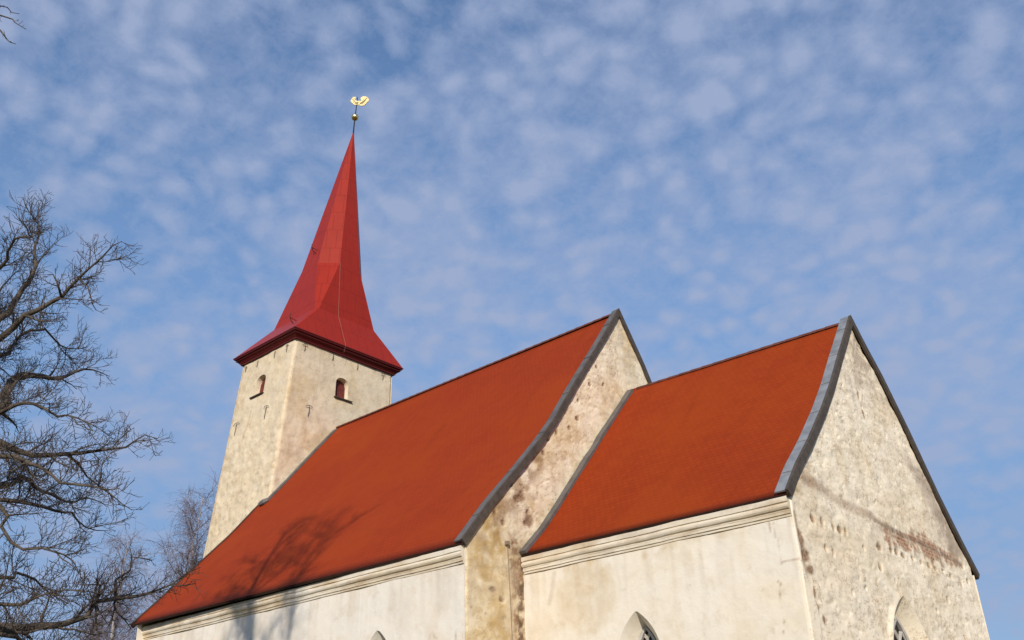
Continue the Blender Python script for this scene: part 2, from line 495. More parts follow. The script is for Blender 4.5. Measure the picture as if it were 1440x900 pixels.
def wall_grid(name, mat, to3d, rows, left, right, du, holes=(), disp=None, paint=None, reveals=()):
    """dense sheet of wall: rows of v; every row runs left(v)..right(v); holes are snapped clean and given splayed reveals"""
    rows = np.array(rows); wmax = max(right(v)-left(v) for v in rows)
    nc = max(2, int(wmax/du)); t = np.linspace(0, 1, nc+1)
    L = np.array([left(v) for v in rows]); Rr = np.array([right(v) for v in rows])
    Ug = L[:, None] + (Rr-L)[:, None]*t[None, :]; Vg = np.repeat(rows[:, None], nc+1, 1)
    u = Ug.ravel().copy(); v = Vg.ravel().copy(); nr = len(rows)
    idx = np.arange(nr*(nc+1)).reshape(nr, nc+1)
    quads = np.stack([idx[:-1, :-1], idx[:-1, 1:], idx[1:, 1:], idx[1:, :-1]], -1).reshape(-1, 4)
    keepq = np.ones(len(quads), bool); fade = np.ones(u.shape)
    for poly in holes:
        ins = inside(u, v, poly); keepq &= ~ins[quads].all(1)
    for poly in holes:
        ins = inside(u, v, poly)
        border = np.zeros(len(u), bool); border[quads[keepq].ravel()] = True
        for i in np.nonzero(ins & border)[0]: u[i], v[i] = snap(u[i], v[i], poly)
        fade *= sstep(0.0, 0.18, segdist(u, v, list(poly)+[poly[0]]))
    d = disp(u, v) if disp is not None else np.zeros(u.shape)
    d = d*fade
    P = to3d(u, v, d)
    attrs = {k: np.zeros(len(u)) for k in ('ochre', 'brown', 'brick', 'dark', 'grey')}
    if paint: paint(u, v, attrs)
    verts = list(map(tuple, P)); faces = [tuple(map(int, q)) for q in quads[keepq]]
    used = len(verts)
    for (outer, inner, depth) in reveals:
        b = len(verts); nn = len(outer); K = 5
        for k in range(K+1):
            s = k/K
            uu = np.array([o[0]*(1-s)+i_[0]*s for o, i_ in zip(outer, inner)]); vv = np.array([o[1]*(1-s)+i_[1]*s for o, i_ in zip(outer, inner)])
            for q in to3d(uu, vv, np.full(nn, -depth*s)): verts.append(tuple(q))
        for k in range(K):
            for i in range(nn):
                a = b+k*nn+i; c = b+k*nn+(i+1) % nn
                faces.append((a, c, c+nn, a+nn))
    for k in attrs: attrs[k] = np.concatenate([np.clip(attrs[k], 0, 1), np.zeros(len(verts)-used)])
    return mesh_obj(name, verts, faces, mat, None, None, attrs, None, True)

def plain_sheet(name, quads, mat):
    mb = MB()
    for q in quads: mb.add(q, [tuple(range(len(q)))])
    o = mb.obj(name, mat); return o

XE = -22.24
CW = 5.48      # chancel wall half width
NW = 7.56      # nave wall half width
NY = -0.38     # nave ridge offset
# roof profiles (y, z): south eave -> ridge -> north eave
chE = [(-5.66, 7.22), (-5.0, 7.93), (-4.09, 8.75), (-3.05, 9.78), (-2.26, 10.64), (-1.35, 11.74), (-0.6, 12.62), (0.0, 13.35),
       (0.75, 12.6), (1.46, 11.98), (2.64, 10.68), (3.89, 9.12), (4.9, 8.05), (5.80, 7.15)]
chW = [(-5.60, 7.20), (-4.83, 7.92), (-4.2, 8.62), (-3.19, 9.80), (-2.26, 10.88), (-1.35, 11.92), (-0.6, 12.76), (-0.03, 13.37),
       (0.6, 12.7), (1.4, 11.85), (2.64, 10.42), (3.89, 9.02), (4.9, 7.98), (5.7, 7.2)]
nvE = [(-7.72, 7.21), (-6.73, 8.36), (-5.46, 9.68), (-4.66, 10.54), (-4.03, 11.28), (-3.06, 12.62), (-1.56, 14.58), (NY, 16.19),
       (0.8, 14.58), (1.19, 13.95), (2.3, 12.5), (3.3, 11.2), (4.7, 9.66), (6.0, 8.3), (6.98, 7.21)]
nvW = [(-7.93, 7.18), (-7.22, 7.93), (-5.59, 9.71), (-4.61, 10.79), (-3.68, 11.96), (-2.78, 13.05), (-1.5, 14.66), (-0.33, 16.08),
       (0.9, 14.6), (2.1, 13.05), (3.0, 11.96), (3.95, 10.79), (4.9, 9.71), (6.5, 7.93), (7.2, 7.18)]
def at_y(prof, z, side):
    """y of the profile at height z on one side (-1 south, 1 north)"""
    pts = prof[:[p[1] for p in prof].index(max(p[1] for p in prof))+1] if side < 0 else prof[[p[1] for p in prof].index(max(p[1] for p in prof)):][::-1]
    zs = [p[1] for p in pts]; ys = [p[0] for p in pts]
    return float(np.interp(z, zs, ys))
def lower(prof, k):
    """the profile moved k downwards along its normal"""
    out = []; n_ = len(prof)
    for i, p in enumerate(prof):
        a = np.array(prof[max(0, i-1)]); b = np.array(prof[min(n_-1, i+1)]); t = (b-a)/np.linalg.norm(b-a)
        nn = np.array([-t[1], t[0]]); nn = nn if nn[1] > 0 else -nn
        q = np.array(p) - nn*k
        top = p[1] == max(z for _, z in prof)
        out.append((p[0], p[1]-k*1.5) if top else tuple(q))
    return out

# ---- chancel east gable -----------------------------------------------------
GX = -0.05
def gable_disp(u, v):
    d = 0.10*(fbm(u*0.6, v*0.6, 3, 3)-0.5) + 0.045*(fbm(u*1.1, v*3.2, 4, 5)-0.5)
    wx = 0.25*(fbm(u*2.5, v*2.5, 3, 6)-0.5); wy = 0.25*(fbm(u*2.5+7, v*2.5, 3, 7)-0.5)
    f, r = worley((u+wx)/0.66+3, (v+wy)/0.27, 9)
    d += np.where(r > 0.62, 0.014*np.clip(1-(f/0.60)**2, 0, 1), 0)
    f2, r2 = worley((u+wx)/0.25+1, (v+wy)/0.10+5, 31)
    d -= np.where(r2 > 0.78, 0.030*np.clip(1-f2/0.42, 0, 1), 0)
    d += 0.028*(fbm(u*4.5, v*11, 3, 41)-0.5)
    return d
def wrap_y(z):
    return np.interp(z, [0, 4.0, 4.6, 5.0, 5.4, 5.76, 6.3, 6.9, 7.3], [-5.0, -5.02, -5.06, -5.10, -5.26, -5.38, -5.40, -5.45, -5.47])
def cg_disp(u, v):
    d = 0.78*gable_disp(u, v)
    sm = sstep(0.02, 0.12, u - wrap_y(v) - 0.10*(fbm(v*2.5, v*0+2.0, 3, 8)-0.5))
    d = d*(0.12+0.88*sm) - 0.03*sm
    r = 0.025; e = np.clip((r-(u+CW))/r, 0, 1)
    d -= r*(1-np.sqrt(np.clip(1-e*e, 0, 1)))
    e = np.clip((0.14-(5.52-u))/0.14, 0, 1); d -= 0.14*(1-np.sqrt(np.clip(1-e*e, 0, 1)))
    for (y, z, a, b) in CG_HOLES: d -= 0.07*np.clip(1.3-np.hypot((u-y)/a, (v-z)/b), 0, 1)
    return d
CG_HOLES = [(-4.49, 6.85, .10, .10), (-4.06, 6.85, .08, .09), (-3.55, 6.82, .09, .09), (-3.22, 6.83, .12, .09), (-2.92, 6.84, .07, .07),
            (-4.11, 6.28, .07, .07), (-3.75, 6.25, .06, .07), (-1.10, 6.81, .14, .09), (-0.30, 6.86, .12, .06), (0.02, 6.87, .12, .07), (0.40, 6.85, .13, .07),
            (0.95, 6.86, .08, .05), (1.5, 6.85, .07, .05), (1.99, 6.84, .12, .07), (2.45, 6.82, .10, .05), (3.0, 6.84, .09, .06), (3.54, 6.79, .10, .06),
            (4.3, 6.7, .09, .10), (4.9, 6.85, .10, .08), (-1.3, 6.3, .08, .10), (-0.5, 6.1, .05, .05), (2.9, 6.1, .10, .07), (-2.3, 5.7, .05, .05), (4.75, 7.25, .10, .09),
            (-0.37, 10.88, .09, .10), (1.9, 5.7, .08, .05), (3.5, 5.2, .06, .06), (-3.1, 5.5, .05, .06), (-2.1, 6.62, .06, .05)]
def cg_paint(u, v, A):
    w = 0.22*(fbm(u*1.7, v*1.7, 4, 61)-0.5); nz = fbm(u*3.3, v*3.3, 4, 62); nf = fbm(u*9, v*9, 3, 63)
    # the long broken string course, brown on the left, bare brick on the right
    band = [(-5.2, 7.95), (-4.5, 7.72), (-3.4, 7.55), (-2.38, 7.52), (-1.2, 7.45), (-0.42, 7.42)]
    dd = segdist(u, v+w, band)
    A['brown'] += 0.72*(1-sstep(0.05, 0.22, dd))*sstep(-5.4, -4.4, u)*(0.5+0.5*nz)
    A['brown'] += 0.30*(1-sstep(0.1, 0.55, np.abs(v+w-7.9)))*sstep(-5.45, -5.1, u)*(1-sstep(-4.6, -3.9, u))
    line = [(-1.0, 7.46), (0.5, 7.40), (1.82, 7.37), (3.2, 7.33), (4.6, 7.25)]
    dl = segdist(u, v+w*0.3, line)
    A['dark'] += 0.6*(1-sstep(0.02, 0.10, dl))*(0.35+0.65*nz)
    A['brick'] += 1.02*sstep(-0.9, -0.3, u)*(1-sstep(4.0, 4.8, u))*sstep(6.80, 7.12, v+w)*(1-sstep(7.36, 7.58, v+w*0.8))*(0.25+1.0*nz)
    A['brick'] += 1.0*sstep(0.4, 1.5, u+w)*(1-sstep(2.2, 3.4, u))*sstep(7.35, 7.45, v)*(1-sstep(7.45, 7.95, v+w))*(0.2+1.0*nz)
    A['grey'] += 0.95*(1-sstep(0.2, 0.9, np.abs(u-(at_edge(v)-0.75)+w)))*sstep(7.3, 7.7, v)*(1-sstep(9.2, 10.2, v))*(0.4+nz)
    A['brown'] += 0.55*(1-sstep(0.15, 0.9, np.abs(u-3.2+w)))*(1-sstep(0.15, 0.8, np.abs(v-8.2)))*(nz*1.3)
    A['brown'] += 0.8*(0.3+nz)*(1-sstep(0.1, 0.7, np.abs(u-4.2+w)))*sstep(7.2, 7.5, v)*(1-sstep(7.7, 8.2, v))
    # broken plaster edge beside the corner: brown stains plus its painted edge shadows
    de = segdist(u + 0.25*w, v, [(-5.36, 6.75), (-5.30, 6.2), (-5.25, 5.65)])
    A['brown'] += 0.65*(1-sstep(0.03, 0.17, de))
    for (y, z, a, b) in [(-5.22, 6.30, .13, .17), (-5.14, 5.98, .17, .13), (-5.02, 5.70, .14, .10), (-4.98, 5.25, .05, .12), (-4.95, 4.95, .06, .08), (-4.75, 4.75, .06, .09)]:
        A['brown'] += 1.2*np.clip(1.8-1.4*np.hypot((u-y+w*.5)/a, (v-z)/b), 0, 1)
    for (y, z, a, b) in CG_HOLES:
        A['brown'] += 0.9*np.clip(2.3-2.0*np.hypot((u-y+w*.15)/a, (v-z)/b), 0, 1); A['dark'] += 0.45*np.clip(1.5-1.5*np.hypot((u-y+w*.15)/a, (v-z+.02)/b), 0, 1)
    A['brick'] += 0.8*np.clip(1.6-np.hypot((u+0.33)/0.07, (v-10.42)/0.20), 0, 1)
    # soft grey-brown weathering near the apex and edges
    A['grey'] += 0.75*sstep(10.5, 12.4, v)*sstep(0.40, 0.60, nz)
    A['brown'] += 0.16*(1-sstep(0.1, 0.7, segdist(u, v, [(-1.3, 11.2), (-0.1, 11.35), (0.7, 11.1)])))*sstep(.4, .65, nz)
    f2, r2 = worley(u/0.17+1, v/0.15+5, 31)
    pitz = 0.35+0.65*sstep(7.2, 4.8, v)
    on = sstep(0.0, 0.2, u-wrap_y(v))
    A['brown'] += np.where(r2 > 0.86, 0.55*np.clip(1-f2/0.30, 0, 1), 0)*pitz*on
    f3, r3 = worley((u+0.5*w)/0.115+7, (v+0.3*w)/0.075, 131)
    A['brown'] += np.where(r3 > 0.80, 0.62*np.clip(1.2-f3/0.32, 0, 1), 0)*sstep(.44, .62, fbm(u*1.3, v*1.3, 4, 64))*(0.55+0.45*sstep(7.6, 5.2, v))*on
    A['grey'] += 0.16*sstep(.56, .70, fbm(u*2.2, v*4.4, 4, 66))*on
    A['ochre'] += 0.20*sstep(0.48, 0.66, fbm(u*0.9, v*0.9, 4, 71)) + 0.35*(1-sstep(0.1, 0.5, np.hypot(u+5.2, v-7.55)))
    A['ochre'] *= sstep(0, .15, u-wrap_y(v))
at_edge = lambda v: np.interp(v, [p[1] for p in chE[7:]][::-1], [p[0] for p in chE[7:]][::-1])
E_OUT = arch(-0.30, 1.25, 4.0, 5.78, 2.2); E_IN = arch(-0.30, 0.82, 3.9, 5.32, 2.5)
chE_lo = lower(chE, 0.10)
def cg_left(v): return -CW if v < 7.15 else max(-CW, at_y(chE_lo, v, -1))
def cg_right(v): return 5.52 if v < 7.02 else min(5.52, at_y(chE_lo, v, 1))
rows = list(np.arange(0, 4.2, 0.3)) + list(np.arange(4.2, 13.15, 0.035))
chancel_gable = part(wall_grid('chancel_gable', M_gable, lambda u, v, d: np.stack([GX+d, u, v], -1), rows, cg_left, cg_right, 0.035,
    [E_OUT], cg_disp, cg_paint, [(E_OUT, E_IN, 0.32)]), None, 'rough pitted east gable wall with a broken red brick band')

# ---- chancel south wall ----------------------------------------------------
def side_disp(seed):
    def f(u, v): return 0.035*(fbm(u*0.6, v*0.6, 3, seed)-0.5) + 0.014*(fbm(u*2.4, v*2.4, 3, seed+4)-0.5) + 0.007*(fbm(u*9, v*9, 2, seed+7)-0.5)
    return f
S_OUT = arch(-4.10, 0.62, 4.25, 5.39, 2.4); S_IN = arch(-4.13, 0.36, 4.2, 5.10, 2.7)
def cs_disp(u, v):
    d = side_disp(101)(u, v); r = 0.025
    e = np.clip((r-(GX-u))/r, 0, 1); d -= r*(1-np.sqrt(np.clip(1-e*e, 0, 1)))
    return d
def cs_paint(u, v, A):
    w = 0.35*(fbm(u*1.3, v*1.3, 4, 81)-0.5); nz = fbm(u*3, v*3, 4, 82)
    patch = np.hypot((u+5.45+w)/0.95, (v-5.9+w)/0.85)
    A['ochre'] += 0.34*(1-sstep(0.8, 1.15, patch))
    A['ochre'] += 0.20*(1-sstep(0.2, 0.8, np.abs(u+6.9+w)))*(1-sstep(5.2, 6.0, v)) + 0.12*sstep(0.5, 0.7, nz)
    A['brown'] += 0.25*(1-sstep(0.02, 0.10, segdist(u+w*.3, v, [(-6.42, 6.6), (-6.5, 6.2), (-6.6, 5.9)])))
    A['ochre'] += 0.45*(1-sstep(0.02, 0.12, np.hypot((u+3.75)/1.0, (v-6.55)/1.4)))
    A['ochre'] += 0.25*sstep(6.45, 6.75, v)*sstep(0.5, 0.62, nz)
    jg = 0.16*(fbm(u*5, v*5, 3, 88)-0.5)
    st = sstep(.50, .72, fbm(u*7, v*0.35+3, 4, 93))*sstep(4.9, 6.7, v)
    A['brown'] += 0.07*st; A['grey'] += 0.10*st
    jg = jg*1.0
    crack = segdist(u+0.3*jg, v+jg, [(-0.42, 5.80), (-0.25, 5.83), (-0.02, 5.81)])
    A['brown'] += 0.55*(1-sstep(0.004, 0.024, crack))
    c2 = segdist(u+jg, v, [(-0.60, 6.75), (-0.56, 6.3), (-0.55, 5.75), (-0.60, 5.0), (-0.66, 4.0)])
    A['brown'] += 0.6*(1-sstep(0.004, 0.022, c2))*sstep(.38, .6, nz)
    c3 = segdist(u+0.7*jg, v, [(-0.50, 6.75), (-0.47, 6.1), (-0.48, 5.8)])
    A['brown'] += 0.35*(1-sstep(0.006, 0.022, c3))
    A['brown'] += 0.4*np.clip(1-np.hypot((u+0.95)/.06, (v-5.35)/.03), 0, 1)
rows = list(np.arange(0, 4.0, 0.3)) + list(np.arange(4.0, 6.99, 0.04)) + [7.0]
chancel_wall = part(wall_grid('chancel_wall', M_side, lambda u, v, d: np.stack([u, -CW-d, v], -1), rows, lambda v: -7.42, lambda v: GX, 0.045,
    [S_OUT], cs_disp, cs_paint, [(S_OUT, S_IN, 0.42)]), None, 'smooth cream side wall of the chancel')
o = part(plain_sheet('chancel_north_wall', [[(GX, 5.5, 0), (-7.42, 5.5, 0), (-7.42, 5.5, 7.1), (GX, 5.5, 7.1)]], M_side)); o.name = 'chancel_wall'

# ---- nave south wall ---------------------------------------------------------
N_OUT = arch(-10.46, 0.62, 4.45, 5.56, 2.6); N_IN = arch(-10.49, 0.36, 4.4, 5.27, 2.9)
def ns_paint(u, v, A):
    w = 0.3*(fbm(u*1.1, v*1.1, 4, 181)-0.5); nz = fbm(u*2.6, v*2.6, 4, 182)
    A['brown'] += 0.5*(1-sstep(0.006, 0.03, segdist(u+0.08*w, v, [(-7.74, 6.75), (-7.72, 6.0), (-7.69, 5.0), (-7.68, 4.0)])))*sstep(.40, .6, nz)
    A['ochre'] += 0.16*sstep(0.5, 0.68, nz)
    st = sstep(.50, .72, fbm(u*6, v*0.35+3, 4, 193))*sstep(4.9, 6.7, v)
    A['brown'] += 0.06*st; A['grey'] += 0.11*st
    A['grey'] += 0.12*sstep(0.52, 0.7, fbm(u*1.6, v*0.8, 4, 190))
    A['ochre'] += 0.5*(1-sstep(0.0, 0.9, u+22.3))*0.5
rows = list(np.arange(0, 4.4, 0.4)) + list(np.arange(4.4, 6.99, 0.05)) + [7.0]
nave_wall = part(wall_grid('nave_wall', M_white, lambda u, v, d: np.stack([u, -NW-d, v], -1), rows, lambda v: -22.30, lambda v: -7.40, 0.06,
    [N_OUT], side_disp(131), ns_paint, [(N_OUT, N_IN, 0.42)]), None, 'long white side wall of the nave streaked by branch shadows')
o = part(plain_sheet('nave_wall', [[(-7.4, 6.75, 0), (-22.3, 6.75, 0), (-22.3, 6.75, 7.1), (-7.4, 6.75, 7.1)]], M_white))

# ---- nave east gable (rough, stained) -------------------------------------
nvE_lo = lower(nvE, 0.10)
def ng_disp(u, v):
    d = gable_disp(u+30, v)*0.65
    r = 0.08; e = np.clip((r-(u+NW))/r, 0, 1); d -= r*(1-np.sqrt(np.clip(1-e*e, 0, 1)))
    for (y, z, a, b) in NG_HOLES: d -= 0.05*np.clip(1.3-np.hypot((u-y)/a, (v-z)/b), 0, 1)
    return d
NG_HOLES = [(-5.49, 8.72, .12, .16), (-5.68, 8.62, .14, .10), (-5.25, 8.36, .07, .07), (-5.2, 8.15, .16, .20), (-5.35, 8.05, .1, .08), (-4.5, 10.15, .08, .08), (-4.3, 10.6, .10, .06),
            (-3.6, 11.7, .12, .07), (-3.3, 11.2, .08, .07), (-2.8, 12.2, .06, .06), (-2.2, 12.9, .08, .07), (-2.9, 11.6, .10, .08), (-6.2, 7.9, .08, .09), (-6.5, 8.1, .06, .06),
            (-5.9, 8.95, .07, .06), (-6.6, 6.2, .13, .06), (-6.3, 6.0, .10, .06), (-1.8, 13.6, .07, .06), (-1.5, 13.1, .06, .06), (-3.9, 10.9, .06, .08)]
def ng_paint(u, v, A):
    w = 0.30*(fbm(u*1.6, v*1.6, 4, 261)-0.5); nz = fbm(u*3, v*3, 4, 262); nf = fbm(u*8, v*8, 3, 263)
    band = [(-5.72, 7.3), (-5.68, 6.2), (-5.72, 5.3), (-5.75, 3.5)]
    dd = segdist(u+w*0.7, v, band)
    A['brown'] += 1.15*(1-sstep(0.05, 0.46, dd+0.25*(nz-0.5)))*(0.25+0.95*sstep(0.3, 0.62, nf))
    A['dark'] += 0.5*(1-sstep(0.02, 0.20, segdist(u+w, v, [(-5.66, 6.4), (-5.66, 5.4), (-5.7, 4.6)])))*sstep(0.42, 0.6, nf)*1.5
    A['ochre'] += 0.30*(1-sstep(6.2, 9.4, v))*sstep(.3, .55, nz) + 0.22*(1-sstep(0.2, 1.0, np.abs(u+6.6+w)))*(1-sstep(8.2, 9.2, v))
    A['ochre'] += 0.55*np.clip(1.4-np.hypot((u+6.8+w)/0.55, (v-7.35)/0.55), 0, 1)*nz*1.6
    A['ochre'] += 0.50*np.clip(1.3-np.hypot((u+4.75+w*.6)/0.28, (v-10.0)/0.55), 0, 1)*nz*1.8
    A['brown'] += 0.70*(1-sstep(0.1, 0.6, segdist(u+w*1.5, v, [(-4.9, 9.9), (-5.6, 8.9), (-6.3, 8.1), (-6.8, 7.5)])))*sstep(.4, .62, nz)
    A['brown'] += 0.35*np.clip(1.2-np.hypot((u+5.9+w)/0.35, (v-6.9)/0.6), 0, 1)*sstep(.3, .6, nz)
    A['grey'] += 0.20*sstep(.45, .65, nz)*(1-sstep(6.2, 7.8, v))
    A['grey'] += 0.30*sstep(13.2, 15.2, v)*sstep(.42, .62, nz)
    A['brown'] += 0.22*(1-sstep(0.03, 0.16, np.abs(u+1.05+w*.3)))*sstep(13.0, 13.4, v)*(1-sstep(14.4, 14.9, v))*nz*1.5
    for (y, z, a, b) in NG_HOLES: A['brown'] += 0.95*np.clip(2.1-1.7*np.hypot((u-y+w*.2)/a, (v-z)/b), 0, 1); A['dark'] += 0.35*np.clip(1.3-1.5*np.hypot((u-y)/a, (v-z+.02)/b), 0, 1)
    A['ochre'] += 0.20+0.28*sstep(.45, .62, fbm(u*1.4, v*1.4, 4, 270))
    f3, r3 = worley((u+0.5*w)/0.13+37, (v+0.3*w)/0.085, 231)
    A['brown'] += np.where(r3 > 0.76, 0.70*np.clip(1.2-f3/0.32, 0, 1), 0)*sstep(.44, .62, fbm(u*1.3+5, v*1.3, 4, 64))
    A['grey'] += 0.15*sstep(.54, .68, fbm(u*2.2, v*3.4, 4, 266))
def ng_left(v): return -NW if v < 7.1 else max(-NW, at_y(nvE_lo, v, -1))
def ng_right(v): return 6.75 if v < 7.1 else min(6.75, at_y(nvE_lo, v, 1))
rows = list(np.arange(0, 4.4, 0.3)) + list(np.arange(4.4, 15.98, 0.045))
nave_gable = part(wall_grid('nave_gable', M_ngable, lambda u, v, d: np.stack([-7.40+d, u, v], -1), rows, ng_left, ng_right, 0.045,
    [], ng_disp, ng_paint), None, 'rough brown stained gable wall between the two roofs')
nvW_lo = lower(nvW, 0.10)
wz = [7.1] + [p[1] for p in nvW_lo if p[1] > 7.15]
mb = MB(); poly = [(-22.28, -NW, 0)] + [(-22.28, y, z) for y, z in nvW_lo if z > 7.1] + [(-22.28, 6.75, 0)]
mb.add(poly, [tuple(range(len(poly)))]); part(mb.obj('nave_gable', M_white))

# ---- cornices ------------------------------------------------------------------
def cornice(name, x0, x1, ywall, ztop, seed):
    """moulded plaster cornice: fillets, a round roll, a plain fascia"""
    prof = [(0.0, ztop-0.50), (0.035, ztop-0.495), (0.038, ztop-0.435), (0.070, ztop-0.430), (0.074, ztop-0.375), (0.085, ztop-0.350), (0.075, ztop-0.335),
            (0.125, ztop-0.305), (0.150, ztop-0.265), (0.155, ztop-0.225), (0.140, ztop-0.190), (0.115, ztop-0.170), (0.125, ztop-0.150), (0.150, ztop-0.145), (0.155, ztop-0.02), (0.0, ztop)]
    prof = [(o_*0.80, ztop-(ztop-z)*0.84) for o_, z in prof]
    n_ = max(2, int((x1-x0)/0.12)); vs_ = []; fs = []; k = len(prof)
    for i in range(n_+1):
        x = x0+(x1-x0)*i/n_
        wob = 0.020*(float(vnoise(np.array([x*0.8]), np.array([seed*1.0]), seed)[0])-0.5)
        wz_ = 0.016*(float(vnoise(np.array([x*1.1]), np.array([seed+4.0]), seed+3)[0])-0.5)
        for j, (o_, z) in enumerate(prof):
            jit = 0.010*(float(vnoise(np.array([x*5.0]), np.array([j*3.7]), seed+9)[0])-0.5)
            vs_.append((x, ywall-o_-wob-jit, z+wz_+jit*0.6))
    for i in range(n_):
        for j in range(k-1): a = i*k+j; fs.append((a, a+1, a+k+1, a+k))
    fs.append(tuple(range(k))[::-1]); fs.append(tuple(n_*k+j for j in range(k)))
    nv = len(vs_); V = np.array(vs_)
    A = {q: np.zeros(nv) for q in ('ochre', 'brown', 'brick', 'dark', 'grey')}
    nz = fbm(V[:, 0]*1.7, V[:, 2]*6, 4, seed+20)
    A['brown'] = 0.45*sstep(0.52, 0.68, nz)*0.6; A['ochre'] = 0.4*sstep(0.4, 0.6, fbm(V[:, 0]*0.8, V[:, 2]*5, 3, seed+30))
    return mesh_obj(name, vs_, fs, M_corn, None, None, A)
part(cornice('cornice', -7.36, GX-0.02, -CW, 7.13, 5), chancel_wall)
part(cornice('cornice', -22.28, -7.42, -NW, 7.10, 15), nave_wall)

# ---- roofs ---------------------------------------------------------------------
def roof(name, profW, profE, xW, xE, nx, mat, thick=0.10, seed=1):
    kW = [p[1] for p in profW].index(max(p[1] for p in profW)); kE = [p[1] for p in profE].index(max(p[1] for p in profE))
    H = 26
    A = resample(profW[:kW+1], H) + resample(profW[kW:], H)[1:]
    B = resample(profE[:kE+1], H) + resample(profE[kE:], H)[1:]
    n_ = len(A); top = []; uv = []
    for i in range(nx+1):
        t = i/nx; x = xW+(xE-xW)*t; arc = 0; prev = None
        for j in range(n_):
            y, z = A[j]*(1-t)+B[j]*t
            wob = 0.030*(float(vnoise(np.array([x*0.45]), np.array([j*0.22]), seed)[0])-0.5)*(1 if 2 < j < n_-3 else 0.15)
            q = np.array([y, z]);
            if prev is not None: arc += np.linalg.norm(q-prev)
            prev = q; top.append((x, y, z+wob)); uv.append((x, arc))
    N_ = len(top); vs_ = top + [(x, y, z-thick) for x, y, z in top]; uv = uv*2
    fs = []; mi = []
    for i in range(nx):
        for j in range(n_-1):
            a = i*n_+j; fs.append((a, a+n_, a+n_+1, a+1)); mi.append(0)
            a += N_; fs.append((a, a+1, a+n_+1, a+n_)); mi.append(1)
        for j in (0, n_-1):
            a = i*n_+j; fs.append((a, a+n_, a+n_+N_, a+N_)); mi.append(1)
    for i in (0, nx):
        for j in range(n_-1): a = i*n_+j; fs.append((a, a+1, a+1+N_, a+N_)); mi.append(1)
    o = mesh_obj(name, vs_, fs, [mat, M_eave_shade], None, mi, None, uv)
    sm = [m_ == 0 for m_ in mi]; o.data.polygons.foreach_set('use_smooth', sm)
    return o
nave_roof = part(roof('nave_roof', nvW, lower(nvE, 0.09), -22.62, -7.36, 60, M_tile_n, 0.075, 3), None, 'brick red tiled roof of the nave')
chancel_roof = part(roof('chancel_roof', chW, lower(chE, 0.09), -7.34, -0.02, 36, M_tile_c, 0.075, 6), None, 'orange red tiled roof of the chancel')

def rake_strip(name, prof, xa, xb, out, inn, mat, half='both', zmin=None, zmax=None, wob=0.0):
    """strip lying on a gable: cross-section xa..xb, from out (outwards) to inn along the profile normal"""
    P = list(prof); k = [p[1] for p in P].index(max(p[1] for p in P))
    if half == 'S': P = P[:k+1]
    pts = resample(P[:k+1], 40) + (resample(P[k:], 40)[1:] if half != 'S' else [])
    if zmin is not None: pts = [p for p in pts if p[1] >= zmin]
    if zmax is not None: pts = [p for p in pts if p[1] <= zmax]
    hi = lambda q: max(p[1] for p in q); vs_ = []; fs = []; n_ = len(pts); uv = []; arc = 0
    kk = max(range(n_), key=lambda i: pts[i][1])
    for i, p in enumerate(pts):
        a = pts[max(0, i-1)]; b = pts[min(n_-1, i+1)]
        if i == kk and half != 'S':
            nn = np.array([0.0, 1.0]); sc = 1.55
        else:
            if half != 'S' and i == kk-1: b = p
            if half != 'S' and i == kk+1: a = p
            t = (b-a)/np.linalg.norm(b-a); nn = np.array([-t[1], t[0]]); nn = nn if nn[1] > 0 else -nn; sc = 1
        wv = wob*(float(vnoise(np.array([i*0.35]), np.array([0.5]), 77)[0])-0.5)
        if i: arc += np.linalg.norm(p-pts[i-1])
        o1 = p+nn*(out+wv)*sc; o2 = p-nn*inn*sc
        vs_ += [(xa, *o1), (xb, *o1), (xb, *o2), (xa, *o2)]; uv += [(arc, 0), (arc, .3), (arc, .5), (arc, .8)]
    for i in range(n_-1):
        for q in range(4):
            a = i*4+q; b = i*4+(q+1) % 4; fs.append((a, b, b+4, a+4))
    fs.append((0, 1, 2, 3)); e = (n_-1)*4; fs.append((e+3, e+2, e+1, e))
    return vs_, fs, uv
def strip_obj(name, mats, specs, seams=None):
    mb = MB()
    for vs_, fs, uv in specs: mb.add(vs_, fs, 0, uv)
    return mb.obj(name, mats)
# sheet-metal copings with standing seams, dark board on the gable face below
def seams(prof, xa, xb, h, step):
    P = list(prof); out = []
    k = [p[1] for p in P].index(max(p[1] for p in P))
    for half in (P[:k+1], P[k:]):
        L = sum(np.linalg.norm(np.array(a)-np.array(b)) for a, b in zip(half[:-1], half[1:])); n_ = int(L/step)
        pts = resample(half, n_*8+1)
        for i in range(4, n_*8-3, 8):
            t = pts[i+1]-pts[i-1]; t /= np.linalg.norm(t); nn = np.array([-t[1], t[0]]); nn = nn if nn[1] > 0 else -nn
            out.append((pts[i], t, nn))
    return out
def coping(prof, xa, xb, parent, mat, face_h=0.20, step=0.85):
    mb = MB()
    vs_, fs, uv = rake_strip('c', prof, xa, xb-0.05, 0.0, 0.035, mat); mb.add(vs_, fs, 0, uv)
    for p, t, nn in seams(prof, xa, xb, 0, step):
        c = p+nn*0.006; mb.box(((xa+xb-0.05)/2, c[0], c[1]), ((xb-xa-0.05)/2+0.004, 0.008, 0.008), (Vector((1, 0, 0)), Vector((0, t[0], t[1])), Vector((0, nn[0], nn[1]))))
    part(mb.obj('coping', mat), parent)
    vs_, fs, uv = rake_strip('f', prof, xb-0.05, xb+0.02, 0.006, face_h, M_board)
    part(strip_obj('barge_board', M_board, [(vs_, fs, uv)]), parent)
coping(chE, -0.29, 0.0, chancel_roof, M_zinc, 0.19, 1.25)
coping(nvE, -7.62, -7.35, nave_roof, M_zinc_dk, 0.17, 1.9)
